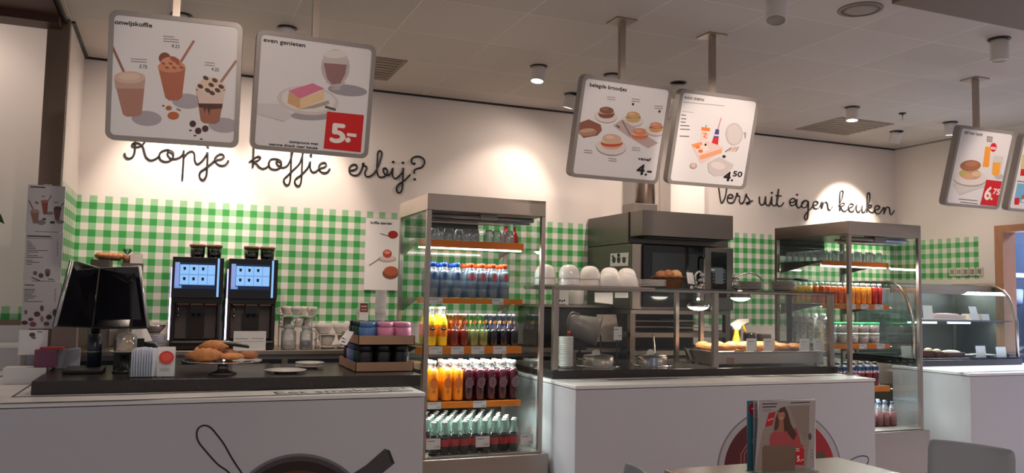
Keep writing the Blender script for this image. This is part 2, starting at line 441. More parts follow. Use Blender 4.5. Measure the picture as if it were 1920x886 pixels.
lamp(0, 0, 'wall washing ceiling spotlight hidden behind the cake sign', True, (.80, WB, 2.05), loc=(.84, 5.6, CEIL), energy=52, deg=66, h=.06)
lamp(1010, 124, 'lit white ceiling spotlight between the cake sign and the sandwich sign', True, (1.7, 4.7, 1.0), energy=26, deg=80)
lamp(1147, 140, 'small dark ceiling spotlight seen above the sandwich sign', False)
lamp(1072, 176, 'tilted lit ceiling spotlight left of the sandwich sign', True, (2.45, WB, 2.05), energy=26, deg=74)
lamp(1272, 155, 'ceiling spotlight half hidden between the two middle signs', True, (3.9, WB, 1.9), energy=26, deg=76)
lamp(0, 0, 'wall washing ceiling spotlight hidden behind the mini menu sign', True, (4.6, WB, 1.95), loc=(4.12, 5.5, CEIL), energy=16, deg=70, h=.06)
lamp(1598, 201, 'lit white ceiling spotlight above the green kitchen wording', True, (4.7, 4.9, 1.0), energy=26, deg=80)
lamp(1782, 229, 'lit ceiling spotlight left of the lunch sign', True, (6.5, 5.4, 1.2), energy=11, deg=84)
lamp(1681, 246, 'tilted ceiling spotlight near the back right corner, aimed at the wall', True, (6.12, WB, 2.08), energy=165, deg=60)
lamp(0, 0, 'added ceiling spotlight washing the far left wall, unseen above the brown bulkhead', True, (-1.25, WB, 1.9), loc=(-1.5, 5.75, 3.4), zc=3.4, energy=6.5, deg=100, h=.06)  # unseen lamp added to brighten the far left wall
lamp(0, 0, 'unseen ceiling spotlight added above the frame to brighten the left worktop', True, (.40, 4.78, ZS0), loc=(.35, 4.15, 3.0), energy=24, deg=66, h=.05)  # extra lamp out of view, added to light the plates and pastries
lamp(1873, 73, 'unlit white ceiling spotlight at the upper right', False, h=.13, r=.05)
lamp(1458, -8, 'large white tilted ceiling spotlight cut by the top edge', False, tilt=(-.25, -.2, -1), h=.15, r=.055)
# unseen spotlights of the seating side for signs and table; cabinet and counter ones are added
for i, (x, y, tx, ty, tz, e, dg) in enumerate(((.2, 2.2, .3, 4.0, 2.35, 44, 50), (2.25, 2.3, 2.35, 4.0, 2.35, 50, 30), (3.1, 2.35, 3.0, 4.0, 2.35, 140, 28), (5.3, 2.3, 5.5, 4.0, 2.35, 340, 38), (1.5, 2.9, 1.6, 4.6, .6, 8, 60), (4.0, 1.9, 4.2, 4.6, .9, 12, 60), (2.05, 2.5, 1.98, 2.75, .75, 9, 30))):
    lamp(0, 0, ('white ceiling spotlight over the seating side aimed at the ' + ('iced coffee sign', 'sandwich sign', 'mini menu sign', 'lunch sign', 'left bottle cabinet, added unseen', 'right hand counter, added unseen', 'near table')[i]), True, (tx, ty, tz), loc=(x, y, CEIL), energy=e, deg=dg, h=.05)

# speaker grille, sprinkler
p = G(1613, 17, CEIL)
o = thing('ceiling_speaker', 'round beige speaker grille in the ceiling at the top right', 'speaker', p)
obj('rim', MB().lathe([(.115, 0), (.115, -.006), (.098, -.008), (.098, 0)], p, 32), VENT, o)
obj('grille', MB().lathe([(.098, -.004), (.05, -.007), (.001, -.008)], p, 32), mat('speaker_cloth', (.36, .31, .28), .8), o)
p = G(1692, 212, CEIL)
o = thing('sprinkler', 'small brass sprinkler head hanging from the ceiling near the back right corner', 'sprinkler', p)
obj('cup', MB().lathe([(.03, 0), (.028, -.008), (.01, -.01)], p, 16), BLACK, o)
obj('nozzle', MB().lathe([(.009, -.008), (.009, -.04), (.003, -.042), (.003, -.05), (.018, -.052), (.018, -.055)], p, 12), CHROME, o)

# ================================================================== writing on the wall
def script_word(strokes, view, label, dots=()):
    ox, oy, s = view; m = MB(); rr = .0066
    q = lambda x, y: W(ox+x/s, oy+y/s, WY-.008)
    for st in strokes: m.tube(smoothpath([q(*p) for p in st], 4), rr, 6)
    for d in dots:
        c = q(*d); m.lathe([(.010, 0), (.010, .012)], (c.x, WY-.014, c.z), 10, axis=(0, 1, 0))
    a = Vector((sum(v.x for v in m.v)/len(m.v), WY-.008, min(v.z for v in m.v)))
    o = obj('wall_lettering', m, BLACK, origin=a); tag(o, label, 'lettering', 'handwritten words on the back wall')
V6 = (180, 260, 6); V7 = (460, 260, 5.3333); V8 = (1340, 340, 5.3333)
script_word([[(322, 160), (330, 195), (365, 220), (405, 210), (430, 170), (440, 110), (442, 40), (450, -30), (445, -60)],
             [(590, -60), (560, 15), (530, 60), (495, 85), (450, 92), (412, 80), (415, 55), (460, 45), (505, 60), (532, 100), (548, 160), (570, 210), (620, 240), (680, 220), (712, 190)],
             [(870, 200), (865, 150), (820, 125), (780, 125), (730, 150), (712, 190), (730, 235), (790, 255), (840, 240), (868, 205), (860, 165), (830, 145), (805, 155), (812, 190), (845, 220), (900, 222), (945, 205), (975, 175), (988, 130)],
             [(988, 130), (985, 220), (978, 340), (970, 460)], [(985, 215), (1010, 180), (1050, 145), (1085, 140), (1108, 175), (1110, 240), (1130, 280), (1160, 275), (1200, 240), (1235, 190), (1255, 150)],
             [(1255, 150), (1250, 300), (1240, 410), (1215, 455), (1185, 455), (1162, 420), (1175, 370), (1230, 330), (1300, 275), (1340, 240), (1400, 230), (1435, 205), (1430, 180), (1395, 170), (1355, 195), (1335, 235), (1360, 280), (1410, 300), (1455, 290), (1480, 260), (1490, 240)]],
            V6, 'black handwritten word Kopje on the wall, partly behind the iced coffee sign', [(1255, 85)])
script_word([[(85, -90), (85, 20), (82, 130), (75, 290)], [(40, 235), (85, 200), (130, 175), (152, 190), (130, 215), (90, 230), (110, 245), (140, 280), (180, 297), (220, 280), (240, 255)],
             [(355, 270), (358, 225), (310, 200), (260, 205), (235, 245), (250, 290), (300, 305), (345, 290), (362, 255), (340, 225), (312, 225), (320, 255), (360, 282), (400, 280), (430, 255), (455, 200), (475, 130), (490, 70), (480, 40), (465, 60), (460, 150), (455, 330), (445, 430), (420, 462), (390, 440), (390, 400), (430, 360), (480, 310), (540, 250), (570, 170), (590, 90), (600, 50), (588, 30), (575, 60), (572, 150), (565, 330), (555, 440), (525, 470), (495, 440), (505, 400), (545, 370), (590, 330), (630, 280), (650, 225), (648, 290), (670, 330), (705, 325), (740, 295), (780, 285), (808, 265), (798, 240), (765, 240), (738, 270), (742, 315), (780, 340), (820, 330), (845, 295)]],
            V7, 'black handwritten word koffie on the wall, partly behind the cake sign', [(655, 165)])
script_word([[(1040, 320), (1090, 310), (1115, 285), (1105, 260), (1070, 260), (1040, 290), (1045, 340), (1085, 365), (1130, 355), (1160, 310), (1180, 245), (1172, 262), (1205, 275), (1215, 290), (1195, 340), (1210, 375), (1245, 375), (1290, 340), (1330, 270), (1355, 190), (1365, 140), (1345, 120), (1325, 140), (1320, 220), (1315, 310), (1330, 370), (1365, 385), (1405, 365), (1420, 320), (1405, 295), (1380, 300), (1385, 340), (1420, 365), (1455, 340), (1475, 290), (1472, 360), (1495, 398), (1530, 380), (1570, 330), (1580, 290), (1575, 400), (1568, 500), (1545, 540), (1520, 530), (1512, 490), (1540, 450), (1590, 420), (1650, 358)]],
            V7, 'black handwritten word erbij on the wall above the gingham paper', [(1478, 232), (1576, 240), (1180, 250)])
script_word([[(1690, 250), (1665, 240), (1664, 205), (1695, 180), (1745, 178), (1785, 205), (1792, 245), (1765, 285), (1712, 300), (1690, 320), (1690, 350)]],
            V7, 'black handwritten question mark on the wall right of the word erbij', [(1693, 405), (1690, 250)])
script_word([[(20, -60), (40, 60), (62, 205), (85, 195), (108, 140), (118, 80), (128, 10)], [(128, 160), (165, 165), (182, 150), (172, 132), (145, 132), (128, 160), (130, 200), (155, 215), (190, 200), (225, 120), (222, 138), (250, 150), (245, 190), (260, 220), (290, 200), (315, 125), (320, 145), (345, 180), (350, 210), (325, 225), (318, 212), (345, 205), (380, 190)]],
            V8, 'black handwritten word Vers on the wall, its first letter behind the mini menu sign', [(225, 122)])
script_word([[(448, 150), (448, 210), (470, 235), (495, 215), (510, 150), (510, 215), (530, 240), (552, 225), (572, 150), (572, 220), (590, 240), (612, 235), (628, 180), (640, 75)], [(640, 75), (622, 200), (640, 245), (670, 240), (692, 210)], [(612, 140), (668, 145)]],
            V8, 'black handwritten word uit on the wall right of the mini menu sign', [(572, 113)])
script_word([[(750, 210), (790, 205), (805, 190), (795, 170), (770, 172), (752, 195), (760, 235), (785, 240), (812, 218), (824, 175), (820, 235), (840, 265), (868, 240), (905, 190), (935, 200)], [(935, 200), (900, 190), (875, 210), (870, 245), (890, 262), (922, 250), (938, 200), (936, 300), (928, 370), (912, 382), (900, 360), (915, 320), (960, 275), (990, 240), (1020, 235), (1035, 215), (1020, 198), (995, 205), (985, 235), (995, 265), (1025, 270), (1055, 250), (1075, 198), (1070, 275), (1090, 215), (1115, 205), (1130, 230), (1135, 270), (1155, 285), (1180, 250)]],
            V8, 'black handwritten word eigen on the wall above the right bottle cabinet', [(824, 133)])
script_word([[(1240, 245), (1270, 185), (1286, 110), (1270, 92), (1255, 115), (1252, 200), (1252, 295)], [(1252, 240), (1280, 215), (1298, 222), (1288, 242), (1258, 252), (1280, 288), (1310, 295), (1335, 270), (1375, 252), (1386, 234), (1370, 220), (1345, 235), (1338, 270), (1357, 298), (1390, 292), (1420, 232), (1416, 280), (1432, 305), (1455, 292), (1476, 240), (1472, 290), (1490, 310), (1512, 280), (1545, 200), (1552, 130), (1538, 112), (1526, 140), (1524, 220), (1522, 310)], [(1522, 260), (1550, 235), (1568, 242), (1560, 260), (1530, 267), (1550, 300), (1580, 310), (1600, 290), (1640, 275), (1650, 255), (1632, 240), (1608, 254), (1600, 285), (1617, 318), (1650, 318), (1695, 258), (1692, 325), (1715, 265), (1740, 258), (1752, 285), (1754, 318), (1772, 330), (1795, 290)]],
            V8, 'black handwritten word keuken on the wall at the right end of the line')

# ================================================================== hanging signs
def rrect(w_, h_, r, n=5, cy=0):
    pts = []
    for cx_, cz_, a0 in ((w_/2-r, h_/2-r, 0), (-w_/2+r, h_/2-r, 90), (-w_/2+r, -h_/2+r, 180), (w_/2-r, -h_/2+r, 270)):
        for i in range(n+1):
            a = R(a0+90*i/n); pts.append((cx_+r*math.cos(a), cz_+r*math.sin(a)))
    return pts
def sign(X, Z, yaw, tilt, w_, h_, polex, label, view):
    yaw = R(yaw); tilt = R(tilt); Y = 4.0
    r = Vector((math.cos(yaw), math.sin(yaw), 0)); n = Vector((math.sin(yaw), -math.cos(yaw), 0)); u = Vector((0, 0, 1))*math.cos(tilt) + n*math.sin(tilt); nn = r.cross(u)
    top = Vector((X, Y, Z)); c = top - u*h_/2
    o = thing('hanging_sign', label, 'sign', c)
    back = -nn*.05
    pf = lambda pts, off: [c + r*a + u*b + nn*off for a, b in pts]
    outer = rrect(w_, h_, .035); inner = rrect(w_-.042, h_-.042, .02)
    m = MB(); k = len(outer)
    m.add(pf(outer, 0) + pf(inner, 0) + pf(outer, -.05) + pf(inner, -.008),
          [(i, (i+1) % k, k+(i+1) % k, k+i) for i in range(k)] + [(i, 2*k+i, 2*k+(i+1) % k, (i+1) % k) for i in range(k)] + [tuple(range(2*k, 3*k))[::-1]] + [(k+i, k+(i+1) % k, 3*k+(i+1) % k, 3*k+i) for i in range(k)])
    obj('frame', m, SIGNF, o)
    pm = MB(); pm.prism(pf(inner, -.0095), nn*.006); face = obj('poster', pm, POSTER, o)
    px, pz = polex, Z - .01
    obj('pole', MB().box(px-.016, px+.016, Y+.035, Y+.067, pz, CEIL-.0085), STEEL, o)
    obj('ceiling_plate', MB().box(px-.065, px+.065, Y-.01, Y+.12, CEIL-.008, CEIL), STEEL, o)
    obj('clamp', MB().box(px-.05, px+.05, Y+.028, Y+.072, pz-.06, pz+.0), STEEL, o)
    return Art(c - nn*.0033, r, u, view), face
POSTER = mat('poster_sheet', (.70, .69, .71), .3)
dk = (.08, .08, .09); RED = (.78, .09, .10)
# iced coffees
A, f = sign(-.033, 2.66, -5.9, 5.8, .568, .578, -.039, 'square hanging menu sign with three iced coffees, leftmost of the signs', (0, 0, 2.954))
A.text('onwijskoffie', 636, 132, 842, 153, .020, dk, bold=.001)
G1 = (.64, .62, .65)
for x, y in ((812, 655), (1035, 560), (1238, 693)): A.ell(x, y, 84, 42, G1, .06)
A.line([(610, 232), (687, 400)], .011, (.58, .38, .32)); A.poly([(632, 440), (805, 440), (785, 632), (765, 644), (700, 646), (680, 632)], (.66, .48, .42)); A.poly([(632, 430), (805, 430), (800, 490), (640, 490)], (.72, .60, .54)); A.ell(718, 428, 87, 34, (.80, .68, .62)); A.ell(715, 424, 60, 20, (.84, .74, .68))
A.line([(1075, 225), (1000, 345)], .011, (.62, .40, .34)); A.poly([(875, 368), (1028, 372), (1008, 540), (985, 556), (935, 556), (915, 540)], (.66, .38, .28)); A.ell(912, 322, 33, 32, (.48, .24, .16)); A.ell(950, 370, 77, 32, (.78, .52, .40)); A.ell(945, 345, 55, 30, (.80, .56, .42)); A.ell(968, 330, 30, 14, (.62, .30, .18), .5)
for i in range(6): A.ell(905+i*20, 352+(i % 2)*22, 13, 7, (.60, .30, .20), .4)
A.line([(1310, 335), (1215, 465)], .011, (.60, .40, .36)); A.poly([(1085, 490), (1249, 492), (1215, 672), (1195, 686), (1130, 682), (1112, 668)], (.60, .38, .30)); A.poly([(1088, 500), (1247, 502), (1236, 575), (1102, 575)], (.82, .74, .70)); A.poly([(1098, 572), (1234, 574), (1230, 600), (1165, 605), (1160, 640), (1150, 605), (1140, 598), (1135, 625), (1125, 596), (1104, 596)], (.28, .12, .08)); A.ell(1168, 480, 82, 34, (.84, .76, .70)); A.ell(1165, 455, 55, 28, (.84, .74, .66))
for x, y in ((1140, 432), (1190, 445), (1170, 470), (1225, 480), (1110, 478), (1175, 515), (1150, 500), (1205, 500)): A.ell(x, y, 17, 11, (.28, .13, .09), .5)
A.ell(935, 598, 17, 13, (.66, .36, .20)); A.ell(960, 640, 32, 22, (.70, .38, .20)); A.ell(905, 585, 7, 5, (.5, .3, .2)); A.ell(990, 607, 15, 4, (.5, .42, .3), .4)
for x, y in ((1068, 685), (1098, 724), (1137, 712)): A.ell(x, y, 18, 18, (.26, .12, .14))
for x, y in ((1055, 722), (1080, 750), (1115, 770)): A.ell(x, y, 8, 4, (.2, .12, .12))
A.scrib(905, 200, 965, 205, (.5, .48, .5), .003); A.scrib(905, 214, 990, 221, (.5, .48, .5), .003, 2, 13); A.text('4.25', 950, 262, 994, 268, .016, dk)
A.scrib(725, 325, 815, 330, (.55, .53, .55), .003, 2, 14); A.text('3.75', 772, 375, 814, 380, .016, dk)
A.scrib(1135, 345, 1190, 350, (.55, .53, .55), .003, 2, 14); A.text('4.25', 1170, 390, 1212, 396, .016, dk)
A.build('printed_iced_coffees', f)
# cake and latte
A, f = sign(.603, 2.65, 1.7, 10.7, .573, .564, .593, 'square hanging menu sign with a pink topped cake and red 5.- price', (440, 0, 2.954))
A.text('even genieten', 160, 230, 390, 262, .020, dk, bold=.001)
A.ell(625, 500, 110, 32, (.60, .58, .62), .1); A.ell(558, 372, 79, 100, (.72, .68, .69)); A.poly([(500, 450), (620, 455), (585, 480), (540, 480)], (.72, .68, .69)); A.poly([(492, 345), (622, 355), (612, 410), (585, 462), (540, 468), (512, 435)], (.56, .42, .42)); A.poly([(490, 300), (626, 310), (622, 358), (492, 348)], (.76, .73, .72)); A.ell(558, 300, 68, 22, (.84, .82, .81)); A.ell(562, 490, 25, 8, (.7, .66, .67))
A.poly([(112, 570), (250, 575), (330, 640), (270, 678), (112, 625)], (.80, .79, .80)); A.line([(112, 628), (275, 672)], .002, (.6, .58, .6))
A.ell(430, 640, 120, 26, (.62, .60, .63)); A.ell(405, 556, 172, 80, (.80, .77, .76), .1); A.ell(408, 552, 150, 66, (.86, .84, .83), .1)
A.poly([(355, 605), (520, 555), (525, 575), (440, 600)], (.66, .60, .56)); A.poly([(300, 505), (362, 545), (495, 500), (495, 552), (355, 606), (292, 570)], (.88, .76, .60)); A.poly([(300, 505), (362, 545), (362, 600), (292, 570)], (.80, .64, .48)); A.poly([(298, 502), (432, 460), (497, 490), (362, 546)], (.82, .46, .58)); A.line([(500, 590), (560, 608)], .012, (.35, .33, .33))
A.poly([(512, 617), (716, 637), (698, 843), (492, 822)], RED); A.text('5', 530, 782, 606, 790, .092, (.92, .88, .86), bold=.005); A.ell(627, 775, 15, 14, (.92, .88, .86)); A.line([(622, 744), (674, 750)], .016, (.92, .88, .86))
A.text('tompouce met', 302, 790, 462, 803, .013, dk, bold=.0006); A.text('warme drank naar keuze', 188, 803, 458, 826, .013, dk, bold=.0006)
A.build('printed_cake', f)
# sandwiches
A, f = sign(2.332, 2.644, 2.1, 15, .593, .571, 2.31, 'square hanging menu sign of filled rolls priced 4.-, left of the mini menu sign', (1080, 140, 4.221))
A.text('belegde broodjes', 108, 92, 400, 133, .021, dk, bold=.001)
def roll(x, y, r, bun, f1, f2, plate=True):
    if plate: A.ell(x-5, y+r*.55, r*1.5, r*.85, (.62, .56, .56), .1); A.ell(x-5, y+r*.45, r*1.5, r*.82, (.84, .80, .79), .1)
    A.ell(x, y+r*.35, r*.98, r*.42, bun); A.ell(x, y+r*.15, r*1.1, r*.36, f1); A.ell(x+2, y-r*.02, r*1.05, r*.24, f2); A.ell(x+2, y-r*.3, r*.95, r*.48, bun, .08)
    A.ell(x-r*.2, y-r*.45, r*.45, r*.16, tuple(min(1, c+.08) for c in bun), .05)
roll(240, 300, 60, (.50, .33, .26), (.48, .26, .20), (.74, .66, .58)); roll(452, 335, 56, (.76, .60, .44), (.72, .66, .42), (.50, .50, .28))
A.poly([(25, 380), (100, 352), (195, 395), (205, 440), (170, 480), (60, 500), (22, 460)], (.54, .34, .28)); A.ell(95, 455, 70, 30, (.66, .50, .42), -.1); A.ell(85, 440, 60, 16, (.74, .62, .52), -.1)
A.poly([(292, 400), (365, 352), (650, 540), (570, 582), (400, 480)], (.72, .64, .63)); A.line([(365, 362), (430, 480)], .006, (.42, .34, .34)); A.line([(320, 400), (345, 420)], .008, (.3, .25, .25))
roll(505, 470, 62, (.78, .52, .40), (.80, .40, .28), (.86, .74, .60), False)
roll(632, 415, 52, (.80, .54, .44), (.84, .60, .34), (.32, .42, .24)); roll(282, 530, 80, (.80, .66, .58), (.74, .30, .18), (.82, .76, .62))
for x, y in ((245, 175), (440, 190), (620, 245), (62, 595), (255, 660), (442, 575)): A.scrib(x, y, x+65, y+6, (.50, .45, .45), .003, 2, 18)
A.ell(450, 233, 9, 11, (.25, .25, .22)); A.ell(660, 290, 9, 11, (.25, .25, .22))
A.text('vanaf', 490, 672, 590, 684, .018, dk, bold=.0008); A.text('4', 476, 782, 532, 790, .060, dk, bold=.003); A.ell(551, 789, 9, 9, dk); A.line([(562, 764), (598, 768)], .011, dk)
A.build('printed_rolls', f)
# mini menu
A, f = sign(2.959, 2.64, -.5, 15.2, .563, .559, 2.928, 'square brightly lit hanging mini menu sign priced 4.50', (1240, 160, 4.43))
A.text('mini menu', 192, 111, 352, 130, .021, (.25, .24, .25), bold=.0006)
A.scrib(180, 138, 525, 170, (.60, .58, .58), .004)
A.scrib(170, 215, 270, 225, (.62, .6, .6), .003)
for y, l in ((245, 40), (275, 45), (303, 42), (332, 75), (362, 80), (420, 80)): A.scrib(165-(y-245)*.08, y, 165-(y-245)*.08+l, y+4, (.28, .27, .28), .005)
A.line([(373, 328), (370, 350)], .006, (.3, .5, .3)); A.poly([(333, 365), (402, 370), (388, 455), (326, 458)], (.93, .80, .76)); A.poly([(334, 345), (405, 353), (402, 380), (333, 374)], (.92, .48, .22)); A.line([(345, 395), (378, 402), (350, 425), (380, 436)], .006, (.85, .42, .30))
A.line([(497, 268), (468, 368)], .006, (.72, .45, .50)); A.poly([(452, 362), (480, 366), (476, 435), (432, 432)], (.26, .28, .48)); A.poly([(436, 405), (478, 408), (477, 422), (434, 420)], (.85, .80, .85)); A.poly([(432, 432), (476, 435), (470, 498), (415, 484)], (.80, .16, .20))
A.poly([(250, 492), (315, 622), (330, 655), (512, 545), (515, 510), (400, 470), (372, 462)], (.86, .78, .76)); A.poly([(250, 492), (355, 462), (400, 530), (318, 572)], (.93, .84, .78)); A.poly([(248, 490), (330, 468), (345, 490), (268, 515)], (.90, .58, .38)); A.poly([(315, 585), (498, 525), (500, 562), (322, 618)], (.90, .62, .46)); A.ell(300, 512, 22, 15, (.88, .50, .30)); A.ell(325, 545, 20, 15, (.86, .44, .28)); A.ell(366, 492, 9, 10, (.1, .1, .1))
A.ell(605, 405, 72, 95, (.76, .73, .73)); A.ell(605, 405, 58, 80, (.80, .77, .77)); A.poly([(680, 390), (705, 388), (700, 440), (690, 440), (690, 410)], (.62, .62, .62))
for a, b, c in (((530, 552), (580, 515), (.18, .18, .2)), ((560, 545), (610, 512), (.80, .48, .25)), ((585, 552), (625, 512), (.74, .42, .36)), ((615, 550), (642, 508), (.50, .28, .22))): A.line([a, b], .005, c)
A.ell(520, 590, 14, 12, (.14, .14, .14)); A.ell(265, 668, 30, 25, (.62, .58, .56)); A.ell(266, 665, 20, 18, (.86, .72, .64))
A.poly([(385, 640), (480, 592), (600, 655), (590, 690), (520, 745), (440, 755), (390, 715)], (.78, .75, .75)); A.ell(470, 665, 60, 30, (.84, .81, .81), .2)
A.text('4', 512, 786, 566, 793, .056, dk, bold=.0035); A.ell(586, 787, 9, 9, dk); A.text('50', 592, 752, 666, 760, .033, dk, bold=.0015)
A.build('printed_mini_menu', f)
# lunch
A, f = sign(5.197, 2.646, -.6, 15.1, .534, .559, 5.14, 'square hanging lunch sign with a bread roll, orange juice and red 6.75 price', (1760, 230, 5.21))
A.text('tijd voor lunch', 250, 102, 425, 130, .020, dk, bold=.0008)
A.poly([(472, 130), (528, 137), (523, 190), (468, 184)], (.48, .46, .46)); A.scrib(476, 145, 522, 151, (.85, .83, .83), .003, 3, 13)
A.poly([(470, 190), (512, 196), (508, 236), (456, 232)], (.84, .84, .83)); A.poly([(456, 232), (508, 236), (492, 425), (475, 436), (430, 428)], (.92, .60, .20)); A.ell(535, 240, 32, 44, (.82, .10, .14), .1); A.scrib(508, 238, 560, 244, (.93, .9, .88), .006, 2, 14)
A.ell(590, 525, 45, 28, (.72, .70, .70)); A.poly([(535, 320), (636, 330), (598, 510), (530, 510), (515, 490)], (.80, .79, .78)); A.poly([(528, 385), (606, 390), (592, 500), (560, 520), (522, 505)], (.93, .64, .22))
A.poly([(135, 600), (200, 712), (455, 620), (440, 560), (200, 560)], (.80, .78, .77)); A.line([(205, 700), (450, 622)], .003, (.6, .57, .56))
A.ell(305, 550, 165, 75, (.64, .60, .58), .05); A.ell(305, 535, 165, 75, (.85, .82, .81), .05)
A.ell(308, 500, 108, 55, (.74, .60, .42), .05); A.ell(290, 525, 60, 30, (.80, .62, .50)); A.ell(240, 490, 40, 26, (.72, .68, .40)); A.ell(370, 500, 48, 26, (.84, .72, .60)); A.ell(310, 418, 102, 55, (.62, .40, .28), -.05); A.ell(320, 400, 60, 25, (.68, .46, .34), -.05)
A.poly([(466, 555), (617, 572), (565, 815), (405, 800)], RED); A.text('6', 440, 742, 498, 750, .092, (.93, .88, .85), bold=.005); A.ell(514, 742, 11, 12, (.93, .88, .85)); A.text('75', 526, 693, 588, 702, .040, (.93, .88, .85), bold=.0022)
A.scrib(193, 743, 378, 762, dk, .004); A.scrib(210, 772, 378, 792, dk, .004)
A.build('printed_lunch', f)
A, f = sign(5.824, 2.646, -.6, 15.1, .534, .559, 5.83, 'hanging sign cut by the right edge of the photo, beside the lunch sign', (1760, 230, 5.21))
A.scrib(830, 200, 1080, 230, dk, .006); A.poly([(815, 310), (1000, 325), (985, 500), (800, 470)], (.80, .74, .52)); A.poly([(805, 450), (850, 455), (840, 520), (795, 515)], RED); A.scrib(765, 568, 860, 580, dk, .005)
A.poly([(770, 590), (980, 610), (950, 800), (735, 770)], (.45, .68, .82)); A.ell(850, 735, 45, 40, (.62, .42, .30)); A.ell(850, 760, 45, 20, (.85, .82, .80)); A.poly([(742, 735), (790, 730), (785, 800), (738, 800)], RED)
A.build('printed_dishes', f)

# ================================================================== counters
ZC = .905
def counter(name, label, x0, x1, y0, y1, z=.92):
    o = thing(name, label, 'counter', ((x0+x1)/2, y0, 0))
    obj('body', MB().box(x0+.004, x1-.004, y0+.004, y1, .0, z-.024), LAM, o, bevel=.004)
    obj('top', MB().box(x0, x1, y0, y1, z-.02, z), LAMW, o, bevel=.003)
    return o
C1 = counter('serving_counter', 'long white laminate counter at the left with a pan picture on its front', -2.6, 1.258, 4.233, 5.38, ZC)
C1b = counter('side_counter', 'white return counter behind the menu boards at far left', -2.6, -.76, 5.385, 6.22, ZC)
A = Art((0, 4.3, ZC+.0005), (1, 0, 0), (0, 1, 0), (0, 0, 1))
gr = (.22, .19, .19)
A.line([(0, 755.8), (240, 749.5), (350, 745.8), (774, 731.7)], .034, gr); A.line([(753, 722.8), (350, 735.4), (240, 739), (23, 743.6)], .030, gr); A.line([(23, 743.6), (52, 724.6), (75, 710)], .012, gr); A.line([(0, 706), (66, 675.5)], .016, gr)
A.text('Eet smakelijk!', 519, 738.5, 766, 729.5, .10, gr)
A.build('slots_and_wording', C1)
A = Art((0, 4.2355, .5), (1, 0, 0), (0, 0, 1), (350, 720, 4.267))
c, rad = (905, 1157), 604
arc = lambda c, r, a0, a1, n=40, k=1: [(c[0]+r*math.cos(R(a0+(a1-a0)*i/n)), c[1]-k*r*math.sin(R(a0+(a1-a0)*i/n))) for i in range(n+1)]
A.poly([(1585, 515), (1625, 528), (1665, 630), (1560, 715), (1450, 830), (1330, 830), (1300, 730), (1430, 650)], (.28, .26, .28)); A.poly([(1600, 525), (1622, 530), (1660, 625), (1640, 640)], (.17, .16, .17))
A.poly(arc(c, rad, -20, 200), (.46, .44, .47)); A.poly(arc(c, rad-22, -20, 200), (.28, .26, .28)); A.poly(arc((c[0], c[1]+8), rad-52, -20, 200), (.15, .07, .06)); A.poly(arc((c[0], c[1]+60), rad-75, -20, 200), (.36, .17, .10)); A.poly(arc((c[0]+20, c[1]+100), rad-95, 10, 170), (.28, .12, .07))
wire = smoothpath([(*A.q(*p), 0) for p in ((560, 990), (450, 835), (335, 702), (250, 640), (150, 530), (95, 460), (80, 400), (95, 350), (140, 328), (190, 345), (240, 400), (300, 480), (350, 570), (400, 650), (440, 708), (520, 840), (600, 990))], 4)
A.line([(p.x, p.y) for p in wire], .0075, (.05, .05, .06), px=False)
A.build('pan_picture', C1)
C2 = counter('serving_counter', 'white laminate counter in the middle with a red dish picture on its front', 2.137, 4.373, 4.23, 5.38)
A = Art((3, 4.30, .9205), (1, 0, 0), (0, 1, 0))
A.line([(1140, 712), (1330, 706.5), (1610, 702.5)], .045, gr)
A.build('slots', C2)
A = Art((3.5, 4.2325, .5), (1, 0, 0), (0, 0, 1), (1200, 720, 4))
c = (1045, 640)
A.poly(arc(c, 465, -25, 205), (.50, .47, .50)); A.poly(arc(c, 455, -25, 205), (.70, .68, .70)); A.poly(arc(c, 415, -25, 205), (.62, .06, .10)); A.poly([(c[0], c[1]+175)] + arc(c, 415, 110, 205, 20), (.34, .03, .06))
for x in (755, 780): A.line([(x, 640), (x+3, 520), (x+60, 430)], .006, (.70, .40, .38))
A.ell(1355, 535, 38, 30, (.30, .27, .14))
wire = smoothpath([(*A.q(*p), 0) for p in ((1480, 690), (1530, 610), (1570, 575), (1640, 540), (1700, 540), (1715, 570), (1695, 605), (1640, 660))], 5)
A.line([(p.x, p.y) for p in wire], .006, (.06, .05, .05), px=False)
A.build('dish_picture', C2)
C3 = counter('serving_counter', 'beige white counter block at the right below the curved glass case', 5.45, 8.6, 4.385, 5.1)
A = Art((6, 4.6, .9205), (1, 0, 0), (0, 1, 0)); A.line([(1795, 698), (1920, 694)], .03, gr); A.build('slots', C3)
def worktop(label, x0, x1, y0, y1, z0=.9212, z1=.97):
    o = obj('worktop', MB().box(x0, x1, y0, y1, z0, z1), SLAB, origin=((x0+x1)/2, (y0+y1)/2, z0), bevel=.003); tag(o, label, 'worktop'); return o
worktop('dark stone worktop on the left counter under the cash screens', -.597, 1.318, 4.53, 5.37, ZC+.0012)
worktop('dark stone worktop on the middle counter under the heated tray', 2.165, 4.405, 4.60, 5.37)
worktop('dark stone worktop under the curved glass case at the right', 5.55, 6.78, 4.95, 6.2)

